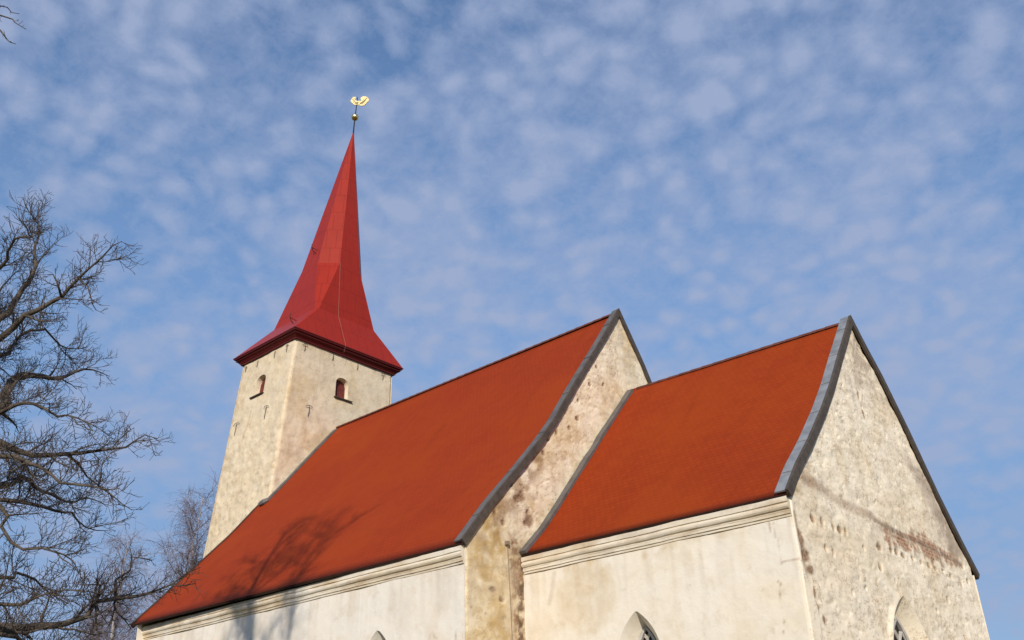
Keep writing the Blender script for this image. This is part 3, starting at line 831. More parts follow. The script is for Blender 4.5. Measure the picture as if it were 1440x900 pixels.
# flashings where the roofs meet the walls above them
part(strip_obj('flashing', M_zinc_dk, [rake_strip('f', chW, -7.38, -7.17, 0.085, 0.05, None, 'S', 7.15, 13.33, 0.05)]), chancel_roof)
part(strip_obj('flashing', M_zinc_dk, [rake_strip('f', nvW, -22.24, -22.02, 0.06, 0.05, None, 'S', 12.0, 16.02, 0.05)]), nave_roof)
mb = MB(); mb.tube([(-22.3, -3.75, 12.02), (-22.14, -3.66, 12.10), (-22.02, -3.55, 12.2)], [0.07, 0.12, 0.08], 8); part(mb.obj('flashing', M_zinc_dk), nave_roof)
def verge(prof):
    return rake_strip('v', prof, -22.66, -22.60, 0.03, 0.14, None)
part(strip_obj('verge_board', M_board, [verge(nvW)]), nave_roof)
def ridge(name, a, b, r, step, parent, mat):
    a = Vector(a); b = Vector(b); L = (b-a).length; n_ = int(L/step); d = (b-a)/L; s = Vector((0, 1, 0)); mb = MB()
    for i in range(n_):
        p0 = a+d*(i*L/n_); p1 = a+d*((i+1)*L/n_+0.03); vs_ = []
        for p, rr in ((p0, r*1.05), (p1, r*0.93)):
            for k in range(9):
                an = math.pi*(k/8)*1.1-0.05*math.pi; q = p+s*(math.cos(an)*rr)+Vector((0, 0, 1))*(math.sin(an)*rr*0.75-0.05); vs_.append(q)
        mb.add(vs_, [(k, k+1, k+10, k+9) for k in range(8)]+[tuple(range(9))])
    return part(mb.obj(name, mat), parent)
ridge('ridge_tiles', (-22.2, -0.33, 16.05), (-7.6, NY, 16.05), 0.13, 0.38, nave_roof, M_ridge)
ridge('ridge_tiles', (-7.1, -0.03, 13.33), (-0.32, 0.0, 13.20), 0.12, 0.38, chancel_roof, M_ridge)

# ---- windows -------------------------------------------------------------------
def lancet(label, inner, to3d, depth):
    cx = sum(p[0] for p in inner)/len(inner); n_ = len(inner)
    xs = [p[0] for p in inner]; zs = [p[1] for p in inner]; cx = (min(xs)+max(xs))/2; hw = (max(xs)-min(xs))/2
    frame = MB(); k = 0.86
    big = [((p[0]-cx)*1.04+cx, p[1]+0.02) for p in inner]; sm = [((p[0]-cx)*k+cx, p[1]-0.06) for p in inner]
    vs_ = []
    for pl, dd in ((big, depth-0.06), (sm, depth-0.06), (sm, depth+0.05), (big, depth+0.05)):
        for p in pl: vs_.append(to3d(p[0], p[1], -dd))
    fs = []
    for r in range(3):
        for i in range(n_): a = r*n_+i; b = r*n_+(i+1) % n_; fs.append((a, b, b+n_, a+n_))
    frame.add(vs_, fs); fo = part(frame.obj('lancet_window', M_lead), None, label)
    g = MB(); g.add([to3d(p[0], p[1], -depth-0.02) for p in big], [tuple(range(n_))]); part(g.obj('glass', M_glass), fo)
    # leading: rows of pointed ovals
    t = MB(); w = 2*hw*k/3; h = w*1.55; top = max(zs)-0.06; poly = np.array(sm)
    def ok(x, z): return bool(inside(np.array([x]), np.array([z]), sm)[0])
    z0 = top+h*0.3; r_ = 0
    while z0 > min(zs):
        for c in range(-3, 4):
            x0 = cx+(c+(0.5 if r_ % 2 else 0))*w
            for sgn in (-1, 1):
                run = []
                for q in range(9):
                    a = q/8; x = x0+sgn*w*0.5*math.sin(math.pi*a); z = z0-h*a
                    if ok(x, z): run.append(to3d(x, z, -depth+0.015))
                    else:
                        if len(run) > 1: t.tube(run, 0.020, 5)
                        run = []
                if len(run) > 1: t.tube(run, 0.020, 5)
        z0 -= h*0.5; r_ += 1
    part(t.obj('leading', M_lead), fo)
def p3(f): return lambda u, v, d: tuple(float(q) for q in f(u, v, d))
lancet('pointed window low in the chancel side wall', S_IN, p3(lambda u, v, d: (u, -CW-d, v)), 0.42)
lancet('pointed window low in the east gable', E_IN, p3(lambda u, v, d: (GX+d, u, v)), 0.32)
lancet('pointed window low in the nave wall', N_IN, p3(lambda u, v, d: (u, -NW-d, v)), 0.42)

# ---- tower ----------------------------------------------------------------------
TX0, TX1, TY0, TY1 = -26.14, XE, -2.82, 2.56
TZ = 19.50
BS, BW = 0.0758, 0.025
SW_OUT = round_arch(-24.42, 0.34, 18.12, 0.27, 17.46); SW_IN = round_arch(-24.42, 0.32, 18.10, 0.24, 17.48)
EW_OUT = round_arch(-0.25, 0.34, 18.10, 0.28, 17.43); EW_IN = round_arch(-0.25, 0.32, 18.08, 0.25, 17.45)
def tower_disp(seed):
    def f(u, v):
        k = 0.45+0.55*sstep(17.5, 14.5, v)
        d = 0.05*(fbm(u*0.6, v*0.6, 3, seed)-0.5) + k*0.075*(fbm(u*1.9, v*1.9, 4, seed+2)-0.5) + k*0.02*(fbm(u*7, v*7, 3, seed+5)-0.5)
        fw, r = worley(u/0.40, v/0.30, seed+9)
        return d + k*np.where(r > 0.5, 0.022*np.sqrt(np.clip(1-(fw/0.6)**2, 0, 1)), 0) 
    return f
def ts_paint(u, v, A):
    nz = fbm(u*2.2, v*2.2, 4, 362); w = 0.2*(fbm(u*1.5, v*1.5, 3, 363)-0.5)
    f2, r2 = worley(u/0.20+31, v/0.17+5, 331); k = sstep(15.5, 12.0, v)
    A['brown'] += np.where(r2 > 0.88, 0.75*np.clip(1.1-f2/0.34, 0, 1), 0)*k
    A['grey'] += 0.22*sstep(.5, .66, nz)*(1-k*.5)
    A['ochre'] += 0.30*(1-sstep(0.1, 1.0, u-(TX0-BW*(TZ-v))))*sstep(.35, .6, nz) + 0.12
    A['brown'] += 0.25*(1-sstep(0.02, 0.09, segdist(u+w*.3, v, [(-24.75, 16.75), (-24.82, 16.1), (-24.95, 15.6)])))
    A['brown'] += 0.22*(1-sstep(0.02, 0.07, segdist(u+w*.3, v, [(-24.55, 16.6), (-24.66, 16.0)])))
def te_paint(u, v, A):
    nz = fbm(u*1.8+9, v*1.8, 4, 462); n2 = fbm(u*0.8, v*0.8, 3, 465)
    A['ochre'] += 0.10 + 0.34*sstep(.48, .64, n2)
    A['grey'] += 0.20*sstep(.5, .66, nz)
    A['brown'] += 0.18*sstep(.56, .7, nz)*sstep(17.0, 13.5, v) + 0.55*np.clip(1-np.hypot((u+3.1)/.12, (v-13.15)/.16), 0, 1)
    A['ochre'] *= 1-0.8*np.clip(1.2-np.hypot((u-0.1)/0.7, (v-16.9)/0.4), 0, 1)
rows = list(np.arange(0, 9.0, 0.4)) + list(np.arange(9.0, TZ+.01, 0.045))
def edge_round(u, lo, hi, r=0.12):
    e = np.clip((r-(u-lo))/r, 0, 1); f = np.clip((r-(hi-u))/r, 0, 1)
    return r*(1-np.sqrt(np.clip(1-e*e, 0, 1))) + r*(1-np.sqrt(np.clip(1-f*f, 0, 1)))
tsd = tower_disp(300); ted = tower_disp(400)
tower_wall = part(wall_grid('tower_wall', M_tower, lambda u, v, d: np.stack([u, TY0-BS*(TZ-v)-d, v], -1), rows,
    lambda v: TX0-BW*(TZ-v), lambda v: TX1, 0.05, [SW_OUT], lambda u, v: tsd(u, v)-edge_round(u, TX0-BW*(TZ-v), TX1), ts_paint, [(SW_OUT, SW_IN, 0.35)]), None, 'rough yellowed south wall of the tower')
rows_e = list(np.arange(10.0, TZ+.01, 0.045))
tower_wall_e = part(wall_grid('tower_wall', M_tower, lambda u, v, d: np.stack([TX1+d, u, v], -1), rows_e,
    lambda v: TY0-BS*(TZ-v), lambda v: TY1, 0.05, [EW_OUT], lambda u, v: ted(u, v)*0.6-edge_round(u, TY0-BS*(TZ-v), TY1), te_paint, [(EW_OUT, EW_IN, 0.35)]), None, 'smooth yellowed east wall of the tower above the nave roof')
part(plain_sheet('tower_wall', [[(TX1, TY1, 0), (TX0-BW*TZ, TY1, 0), (TX0, TY1, TZ), (TX1, TY1, TZ)],
    [(TX0-BW*TZ, TY1, 0), (TX0-BW*TZ, TY0-BS*TZ, 0), (TX0, TY0, TZ), (TX0, TY1, TZ)],
    [(TX1, TY0-BS*TZ, 0), (TX1, TY1, 0), (TX1, TY1, 10.0), (TX1, TY0-BS*9.5, 10.0)]], M_tower))
def shutter(outline, to3d, depth, parent):
    mb = MB(); n_ = len(outline); cx = sum(p[0] for p in outline)/n_
    lo = min(p[0] for p in outline); hi = max(p[0] for p in outline); m = 6
    mb.add([to3d(p[0], p[1], -depth) for p in outline], [tuple(range(n_))])
    for i in range(m):                    # upright boards
        c = lo+(hi-lo)*(i+.5)/m; w = (hi-lo)/m*0.44
        zt = float(np.interp(abs(c-cx), [0, (hi-lo)/2], [max(p[1] for p in outline)-0.03, max(p[1] for p in outline)-0.30])); zb = min(p[1] for p in outline)
        vs_ = [to3d(c+s*w, z, -depth+dd) for s in (-1, 1) for z in (zb, zt) for dd in (0.004, 0.028)]
        mb.add(vs_, [(0, 1, 3, 2), (4, 6, 7, 5), (0, 4, 5, 1), (2, 3, 7, 6), (1, 5, 7, 3)])
    return part(mb.obj('shutter', M_shut), parent)
s3 = p3(lambda u, v, d: (u, TY0-BS*(TZ-v)-d, v)); e3 = p3(lambda u, v, d: (TX1+d, u, v))
shutter(SW_IN, s3, 0.24, tower_wall); shutter(EW_IN, e3, 0.24, tower_wall_e)
def sill(u0, u1, z, to3d, parent):
    mb = MB(); vs_ = [to3d(u, v, d) for u in (u0, u1) for v in (z-0.045, z) for d in (-0.25, 0.09)]
    mb.add(vs_, [(0, 1, 3, 2), (4, 6, 7, 5), (0, 4, 5, 1), (2, 3, 7, 6), (0, 2, 6, 4), (1, 5, 7, 3)])
    part(mb.obj('window_sill', M_sill), parent)
sill(-24.98, -24.02, 17.44, s3, tower_wall); sill(-0.66, 0.30, 17.41, e3, tower_wall_e)
def anchor(u, v, to3d, h, w, parent):
    mb = MB(); off = 0.055
    mb.tube([to3d(u, v+h/2, off-.02), to3d(u+.01, v, off), to3d(u-.015, v-h/2, off-.02)], 0.011, 5)
    if w: mb.tube([to3d(u-w/2, v+h/2-.06, off-.01), to3d(u-w*.2, v+h/2+.0, off+.02), to3d(u+w*.2, v+h/2+.01, off+.02), to3d(u+w/2, v+h/2-.05, off-.01)], 0.011, 5)
    part(mb.obj('wall_anchor', M_iron), parent)
for u, v, h, w in ((-25.81, 19.1, .24, .16), (-24.92, 19.09, .34, 0), (-23.65, 19.12, .34, 0), (-22.75, 19.1, .34, .16), (-25.70, 16.17, .55, .45), (-23.56, 16.33, .60, .36)):
    anchor(u, v, s3, h, w, tower_wall)
for u, v, h, w in ((-2.37, 19.13, .30, .26), (-0.87, 19.20, .34, 0), (0.5, 19.2, .34, 0), (1.98, 19.14, .28, .26), (-1.90, 16.36, .46, .34)):
    anchor(u, v, e3, h, w, tower_wall_e)

# ---- spire ------------------------------------------------------------------------
SC = Vector(((TX0+TX1)/2, (TY0+TY1)/2)); AP = Vector((-23.9, 0.64, 33.33))
BX, BY = (TX1-TX0)/2, (TY1-TY0)/2
def ring(cx, cy, z, wx, wy, c):
    return [(cx+wx, cy-(wy-c), z), (cx+wx, cy+(wy-c), z), (cx+(wx-c), cy+wy, z), (cx-(wx-c), cy+wy, z),
            (cx-wx, cy+(wy-c), z), (cx-wx, cy-(wy-c), z), (cx-(wx-c), cy-wy, z), (cx+(wx-c), cy-wy, z)]
def cen(z): s = (z-19.7)/(AP.z-19.7); return SC.x+(AP.x-SC.x)*s, SC.y+(AP.y-SC.y)*s
lv = [ring(SC.x, SC.y, 19.735, BX+.36, BY+.36, .012), ring(*cen(21.44), 21.44, 1.665, 1.715, .135), ring(*cen(24.38), 24.38, 1.337, 1.333, .735)]
for z in (27.4, 30.4, 33.0, 33.55):
    s = max(0.0, (33.45-z)/(33.45-24.38)); lv.append(ring(*cen(z), z, 1.337*s+.004, 1.333*s+.004, .735*s))
mb = MB()
for a, b in zip(lv[:-1], lv[1:]):
    for k in range(8):
        q = [Vector(a[k]), Vector(a[(k+1) % 8]), Vector(b[(k+1) % 8]), Vector(b[k])]
        if (q[0]-q[1]).length < 1e-4: q = q[1:]
        mid = (Vector(a[k])+Vector(a[(k+1) % 8]))*.5; t = (Vector(a[(k+1) % 8])-Vector(a[k])); t.z = 0
        t = t.normalized() if t.length > 1e-4 else Vector((1, 0, 0))
        cxy = Vector((*cen(a[k][2]), 0))
        mb.add(q, [tuple(range(len(q)))], 0, [((Vector((p[0], p[1], 0))-cxy).dot(t), p[2]) for p in q])
mb.add(lv[-1], [tuple(range(8))])
mb.add(lv[0], [tuple(range(8))[::-1]])
spire = part(mb.obj('spire', M_spire), None, 'tall flared octagonal spire of red painted sheet metal')
# moulded eaves round the tower top
prof = [(-0.04, 19.40), (0.10, 19.40), (0.105, 19.45), (0.13, 19.46), (0.16, 19.50), (0.22, 19.555), (0.275, 19.58), (0.275, 19.60), (0.24, 19.605), (0.24, 19.635), (0.33, 19.66), (0.345, 19.71), (0.365, 19.715), (0.37, 19.745), (0.2, 19.80)]
mb = MB(); k = len(prof); vs_ = []; fs = []
for o_, z in prof:
    for sx, sy in ((1, -1), (1, 1), (-1, 1), (-1, -1)): vs_.append((SC.x+sx*(BX+o_), SC.y+sy*(BY+o_), z))
for i in range(k-1):
    for j in range(4): a = i*4+j; b = i*4+(j+1) % 4; fs.append((a, b, b+4, a+4))
mb.add(vs_, fs); part(mb.obj('eaves_moulding', M_maroon), spire)
for base, up_ in (((-23.9, -1.03, 25.2), (0, -0.30, 0.12)), ((-23.1, -2.42, 20.62), (0, -0.26, 0.16))):
    p = Vector(base); d = Vector(up_); mb = MB()
    mb.tube([p+Vector((0, .12, -.10)), p+d*.6+Vector((0, 0, -.08)), p+d+Vector((0.02, 0, .02)), p+d+Vector((0.02, 0, .20))], 0.017, 6)
    mb.tube([p+Vector((0, .12, .14)), p+d+Vector((0.02, 0, .02))], 0.014, 6)
    part(mb.obj('roof_hook', M_iron), spire)
mb = MB(); c1 = cen(21.44); c2 = cen(24.38)
mb.tube([(c2[0]+1.337+.03, c2[1]-.60, 24.38), (c1[0]+1.69, -.55, 21.44), (SC.x+BX+.40, -.50, 19.76), (SC.x+BX+.3, -.50, 19.45)], 0.0065, 5)
part(mb.obj('lightning_conductor', M_cable), spire)
mb = MB(); mb.tube([(-7.33, -6.13, 7.3), (-7.35, -6.08, 6.7), (-7.34, -6.05, 5.9), (-7.34, -6.02, 5.0), (-7.34, -6.0, 0.2)], 0.008, 5)
mb.box((-7.34, -6.13, 7.39), (.04, .05, .045)); part(mb.obj('lightning_conductor', M_cable_dk), nave_gable)

# ---- weathercock -------------------------------------------------------------------
mb = MB(); mb.tube([AP+Vector((0, 0, -.5)), AP+Vector((0.0, 0.0, .25)), (-23.88, .66, 34.4), (-23.83, .70, 35.75)], [.05, .035, .03, .02], 8)
vane = part(mb.obj('weathervane', M_iron), None, 'gilded weathercock and ball on the tip of the spire')
mb = MB(); n1, n2, r = 20, 12, 0.20; c = Vector((-23.885, .655, 34.38)); vs_ = []; fs = []
for i in range(n2+1):
    for j in range(n1):
        th = math.pi*i/n2; ph = 2*math.pi*j/n1; vs_.append(c+Vector((math.sin(th)*math.cos(ph), math.sin(th)*math.sin(ph), math.cos(th)))*r)
for i in range(n2):
    for j in range(n1): fs.append((i*n1+j, (i+1)*n1+j, (i+1)*n1+(j+1) % n1, i*n1+(j+1) % n1))
mb.add(vs_, fs); part(mb.obj('ball', M_gold, None, True), vane)
px_ = [(491.2, 144.2), (492.6, 141.6), (493.6, 138.6), (495.2, 136.8), (496.6, 137.6), (498.0, 136.2), (499.2, 138.0), (499.0, 140.0), (498.2, 141.6), (499.6, 143.4), (503.0, 144.2), (506.6, 144.2), (509.0, 143.6),
       (507.0, 141.4), (507.0, 138.8), (508.8, 137.0), (511.4, 136.2), (514.6, 136.4), (517.4, 138.0), (519.4, 140.4), (520.0, 143.6), (518.0, 146.4), (515.6, 149.6), (512.4, 152.6), (508.6, 152.8), (505.4, 152.0),
       (503.6, 150.2), (500.6, 151.0), (497.6, 150.8), (495.2, 148.6), (493.4, 146.6)]
E_ = Vector((0.745, 0.667, 0)); nn = Vector((0.667, -0.745, 0)); c0 = Vector((-23.83, .70, 35.45)); front = []; back = []
for x, y in px_:
    p = c0+E_*((x-502)*.0345)+Vector((0, 0, (145-y)*.0395)); front.append(p+nn*.02); back.append(p-nn*.02)
m_ = len(front); mb = MB(); mb.add(front+back, [tuple(range(m_)), tuple(range(m_, 2*m_))[::-1]]+[(i, i+m_, (i+1) % m_+m_, (i+1) % m_) for i in range(m_)])
def rib(pts, r=.016):
    q = [c0+E_*((x-502)*.0345)+Vector((0, 0, (145-y)*.0395))+nn*.025 for x, y in pts]; mb.tube(q, r, 5)
for k in range(5):                       # feathers of the tail and wing, comb and eye in relief
    a = k/4; rib([(505.5+2.0*a, 150.5-2.5*a), (509.5+3.5*a, 148.5-4.5*a), (513.0+3.6*a-1.2*(1-a), 142.0+8*(1-a)-2.0*a)])
rib([(498.2, 147.8), (500.8, 149.2), (503.6, 148.0)]); rib([(498.6, 146.2), (501.4, 147.4), (504.2, 146.4)])
rib([(494.2, 141.2), (494.9, 141.0)], .03); rib([(497.0, 139.2), (496.4, 142.8), (498.0, 145.6)])
part(mb.obj('rooster', M_goldleaf), vane)

# ------------------------------------------------------------------ trees
LIMBS = [
    (0.03, [(-3.75, -21.13, 7.2), (-3.3, -20.63, 7.61), (-2.86, -20.13, 7.53), (-2.68, -20.15, 7.71), (-2.5, -20.15, 7.79), (-2.28, -20.05, 7.78), (-2.08, -19.99, 7.78)]),
    (0.03, [(-3.75, -21.13, 6.92), (-3.45, -20.52, 7.23), (-3.15, -19.91, 7.04), (-3.26, -19.74, 7.47), (-3.38, -19.62, 7.75), (-3.51, -19.53, 8.1), (-3.67, -19.55, 8.4), (-3.81, -19.49, 8.73), (-3.97, -19.5, 9.09), (-4.11, -19.46, 9.38)]),
    (0.039, [(-3.75, -21.13, 6.5), (-3.38, -20.51, 6.85), (-3, -19.89, 6.71), (-2.82, -19.84, 6.81), (-2.64, -19.8, 6.92), (-2.42, -19.62, 7.08), (-2.21, -19.51, 7.25), (-2.02, -19.43, 7.47), (-1.83, -19.38, 7.57), (-1.65, -19.36, 7.67), (-1.47, -19.32, 7.68)]),
    (0.025, [(-3.75, -21.13, 6.08), (-3.61, -20.42, 6.64), (-3.46, -19.71, 6.71), (-3.66, -19.56, 6.92), (-3.85, -19.39, 7.25), (-3.99, -19.07, 7.48), (-4.13, -18.79, 7.41), (-4.28, -18.52, 7.48), (-4.45, -18.3, 7.64)]),
    (0.058, [(-3.75, -21.13, 5.66), (-3.49, -20.38, 6.05), (-3.22, -19.64, 5.94), (-3.41, -19.56, 6.21), (-3.59, -19.43, 6.51), (-3.73, -19.19, 6.69), (-3.83, -18.83, 6.78), (-3.93, -18.49, 7.06), (-3.99, -18.1, 7.1)]),
    (0.028, [(-3.75, -21.13, 5.52), (-3.25, -20.45, 5.88), (-2.75, -19.78, 5.73), (-2.53, -19.71, 5.78), (-2.3, -19.59, 5.76), (-2.05, -19.42, 5.58), (-1.8, -19.29, 5.54), (-1.56, -19.19, 5.34)]),
    (0.038, [(-3.75, -21.13, 5.31), (-3.34, -20.39, 5.64), (-2.93, -19.65, 5.46), (-2.84, -19.48, 5.38), (-2.75, -19.3, 5.32), (-2.61, -19, 5.38), (-2.5, -18.79, 5.42), (-2.4, -18.63, 5.49), (-2.29, -18.45, 5.53), (-2.19, -18.29, 5.68), (-2.1, -18.17, 5.65)]),
    (0.027, [(-3.75, -21.13, 5.1), (-3.13, -20.44, 5.38), (-2.52, -19.75, 5.16), (-2.26, -19.61, 5.09), (-2, -19.48, 4.95), (-1.74, -19.34, 4.77), (-1.45, -19.16, 4.7), (-1.21, -19.11, 4.61), (-0.97, -19.05, 4.59)]),
    (0.029, [(-3.75, -21.13, 4.89), (-3.55, -20.24, 5.15), (-3.35, -19.36, 4.91), (-3.38, -19.04, 4.95), (-3.4, -18.7, 4.92), (-3.45, -18.45, 4.95), (-3.51, -18.23, 4.83), (-3.53, -17.93, 4.84)]),
    (0.03, [(-3.75, -21.13, 4.75), (-3.65, -20.22, 5.2), (-3.56, -19.32, 5.14), (-3.78, -19.02, 5.36), (-3.98, -18.66, 5.31), (-4.15, -18.26, 5.29), (-4.33, -17.91, 5.45), (-4.52, -17.56, 5.44)]),
    (0.032, [(-3.75, -21.13, 4.4), (-3.22, -20.35, 4.43), (-2.68, -19.57, 4.66), (-2.6, -19.52, 4.42), (-2.51, -19.43, 4.24), (-2.4, -19.32, 4.17), (-2.29, -19.17, 4.19), (-2.15, -18.99, 4.13), (-2.03, -18.86, 3.95)]),
    (0.05, [(-3.75, -21.13, 3.49), (-3.27, -20.19, 3.36), (-2.79, -19.25, 3.42), (-2.71, -18.86, 3.46), (-2.68, -18.6, 3.53), (-2.67, -18.4, 3.62), (-2.7, -18.29, 3.78), (-2.68, -18.09, 3.86), (-2.65, -17.87, 3.88), (-2.61, -17.64, 3.98), (-2.59, -17.45, 4.09), (-2.58, -17.28, 4.23), (-2.57, -17.11, 4.34)]),
    (0.026, [(-3.75, -21.13, 3.98), (-3.02, -20.31, 3.68), (-2.28, -19.49, 3.57), (-2.06, -19.4, 3.53), (-1.83, -19.28, 3.59), (-1.58, -19.13, 3.64), (-1.35, -19.04, 3.59)]),
    (0.028, [(-3.75, -21.13, 4.19), (-3.52, -20.15, 4.01), (-3.29, -19.18, 4.02), (-3.41, -18.97, 4.13), (-3.52, -18.71, 4.1), (-3.62, -18.44, 4), (-3.72, -18.18, 3.93)]),
    (0.028, [(-3.75, -21.13, 3), (-3.5, -20.1, 3.1), (-3.24, -19.06, 3.41), (-3.35, -18.7, 3.37), (-3.43, -18.3, 3.39), (-3.5, -17.9, 3.5), (-3.59, -17.56, 3.42)]),
    (0.022, [(-3.75, -21.13, 9.93), (-3.06, -21.08, 10.56), (-2.36, -21.04, 10.69), (-2.22, -20.93, 10.6), (-2.09, -20.9, 10.47), (-1.95, -20.81, 10.34)]),
    (0.022, [(-3.75, -21.13, 9.72), (-3.22, -21.02, 10.49), (-2.69, -20.92, 10.76), (-2.58, -20.86, 10.58), (-2.48, -20.83, 10.48), (-2.37, -20.77, 10.4)]),
    (0.017, [(-3.75, -21.13, 10.14), (-3.4, -21.02, 11.03), (-3.05, -20.92, 11.43), (-3.03, -20.84, 11.48), (-3.02, -20.78, 11.42), (-3, -20.69, 11.43)]),
    (0.018, [(-2.64, -18.17, 3.86), (-2.59, -18.15, 4.03), (-2.51, -18.06, 4.15), (-2.48, -18.07, 4.29), (-2.36, -17.9, 4.28)]),
    (0.018, [(-2.61, -18.27, 3.8), (-2.54, -18.36, 3.93), (-2.53, -18.59, 3.92)]),
    (0.014, [(-1.84, -19.52, 7.18), (-1.86, -19.42, 7.11), (-1.87, -19.34, 6.95), (-1.9, -19.28, 6.92)]),
    (0.014, [(-2.18, -19.62, 7.11), (-2.24, -19.66, 7.26), (-2.31, -19.7, 7.42), (-2.37, -19.75, 7.41)]),
    (0.018, [(-2.55, -19.02, 5.35), (-2.56, -18.86, 5.26), (-2.58, -18.71, 5.16), (-2.57, -18.52, 5.05), (-2.58, -18.36, 4.98)]),
    (0.018, [(-2.7, -18.29, 3.76), (-2.63, -18.31, 3.59), (-2.53, -18.26, 3.35)]),
    (0.014, [(-2.72, -18.17, 3.84), (-2.88, -17.94, 3.75), (-3.02, -17.66, 3.59)]),
]

def trunk_at(path, z):
    for a, b in zip(path[:-1], path[1:]):
        if a[2] <= z <= b[2]:
            t = (z-a[2])/(b[2]-a[2]); return Vector(a).lerp(Vector(b), t)
    return Vector(path[-1])
def rv(rnd): 
    while True:
        v = Vector((rnd.uniform(-1, 1), rnd.uniform(-1, 1), rnd.uniform(-1, 1)))
        if 0.05 < v.length < 1: return v.normalized()
def wander(p, d, L, step, gn, up, rnd, grav=0.0):
    n_ = max(2, int(L/step)); pts = [p.copy()]; d = d.normalized()
    for i in range(n_):
        d = (d + rv(rnd)*gn + Vector((0, 0, up)) - Vector((0, 0, grav*(i+1)/n_))).normalized()
        p = p + d*(L/n_); pts.append(p.copy())
    return pts
def taper(n_, r0, r1, k=1.0): return [r0+(r1-r0)*((i/(n_-1))**k) for i in range(n_)]
def child_dir(t, rnd, ang, up):
    o = t.orthogonal().normalized(); o = Matrix.Rotation(rnd.uniform(0, 2*math.pi), 3, t) @ o
    return (t*math.cos(ang)+o*math.sin(ang)+Vector((0, 0, up))).normalized()
def twigs_on(mb, path, r_base, length, rnd, level, start=0.15, dens=1.0, gn=0.38, up=0.10, fine=True):
    """short crooked side shoots in up to three orders along a path"""
    segs = [(path[i+1]-path[i]).length for i in range(len(path)-1)]; L = sum(segs)
    step = {1: 0.080, 2: 0.056, 3: 0.048}[level]/dens
    s = L*start + rnd.uniform(0, step)
    while s < L:
        acc = 0
        for i, q in enumerate(segs):
            if acc+q >= s: break
            acc += q
        t = (path[i+1]-path[i]).normalized(); p = path[i].lerp(path[i+1], (s-acc)/max(q, 1e-6))
        f = s/L
        l = length*rnd.uniform(0.45, 1.2)*(1.0-0.55*f)
        r0 = max(0.0030, min(r_base*0.55, l*0.014))
        pts = wander(p, child_dir(t, rnd, math.radians(rnd.uniform(30, 75)), up), l, max(0.035, l/7), gn, up*0.5, rnd)
        mb.tube(pts, taper(len(pts), r0, 0.0021), 4 if level < 3 else 3, 0, False)
        if level < (3 if fine else 2):
            twigs_on(mb, pts, r0, length*(0.46 if level == 1 else 0.55), rnd, level+1, 0.12, dens, gn, up, fine)
        s += step*rnd.uniform(0.5, 1.6)
def limb(tree, path, r0, rnd, tw_len, twig_start, dens, fine, sides=8, second=0.0):
    n_ = len(path); rad = taper(n_, r0, 0.004, 0.85)
    mb = MB(); mb.tube(path, rad, sides); side = []
    if second:                             # crooked side branches of middling thickness
        segs = [(b-a).length for a, b in zip(path[:-1], path[1:])]; L = sum(segs); s = L*twig_start*1.1
        while s < L*0.95:
            acc = 0
            for i, q in enumerate(segs):
                if acc+q >= s: break
                acc += q
            t = (path[i+1]-path[i]).normalized(); f = s/L; r = max(0.008, rad[i]*rnd.uniform(.32, .52))
            l = rnd.uniform(.45, 1.15)*(1-0.55*f)*second
            pp = wander(path[i].lerp(path[i+1], (s-acc)/max(q, 1e-6)), child_dir(t, rnd, math.radians(rnd.uniform(30, 65)), 0.12), l, 0.10, 0.30, 0.05, rnd)
            mb.tube(pp, taper(len(pp), r, 0.0035), 6); side.append((pp, r)); s += 0.19*rnd.uniform(.5, 1.6)
    o = mb.obj('limb', M_bark, None, True); o.parent = tree; o.matrix_parent_inverse = Matrix.Translation(-tree.location)
    tb = MB(); twigs_on(tb, path, r0*0.6, tw_len, rnd, 1, twig_start, dens, 0.20, 0.14, fine)
    for pp, r in side: twigs_on(tb, pp, r, 0.46*second, rnd, 2, 0.12, 1.05, 0.20, 0.14, fine)
    t = tb.obj('twigs', M_twig); t.parent = o
    return o

OT = [(-3.75, -21.13, -0.1), (-3.74, -21.13, 2.0), (-3.8, -21.16, 5.0), (-4.0, -21.4, 8.0), (-4.4, -21.8, 12.0), (-4.6, -22.1, 16.0), (-4.5, -22.3, 20.0)]
oak = thing('oak_tree', 'bare gnarled oak with dark crooked limbs reaching in front of the church', 'tree', (-3.75, -21.13, 0))
rnd = random.Random(11)
tp = catmull(OT, 0.5); mb = MB()
mb.tube(tp, [0.50*(1-0.965*(min(1, max(0, p.z)/20)**0.7)) + (0.25*math.exp(-max(p.z, 0)*1.5)) for p in tp], 14)
trk = mb.obj('trunk', M_bark, None, True); trk.parent = oak; trk.matrix_parent_inverse = Matrix.Translation((3.75, 21.13, 0))
main_n = 18
mains = []
for i, (r, P) in enumerate(LIMBS):
    P = [Vector(p) for p in P]
    if i < main_n:
        P[0] = trunk_at(OT, P[0].z); P[1] = P[0].lerp(P[2], 0.5)+Vector((0, 0, 0.12))
        total = sum((b-a).length for a, b in zip(P[:-1], P[1:])); inside0 = ((P[1]-P[0]).length+(P[2]-P[1]).length)/total
    else:                                  # side limbs start on the limb they leave
        q = min((p for m_ in mains for p in m_), key=lambda p: (p-P[0]).length)
        P[0] = q.copy()
    path = catmull(P, 0.12)
    if i < main_n: mains.append(path)
    path = [p+rv(rnd)*0.016 if 0 < k < len(path)-1 else p for k, p in enumerate(path)]
    if i < main_n: limb(oak, path, r*2.4, rnd, 0.50 if i < 15 else 0.16, inside0*0.75, 0.92 if i < 15 else 0.8, True, 8, 0.85 if i < 15 else 0)
    else: limb(oak, path, r*1.1, rnd, 0.30, 0.05, 1.0, True, 6, 0.35)
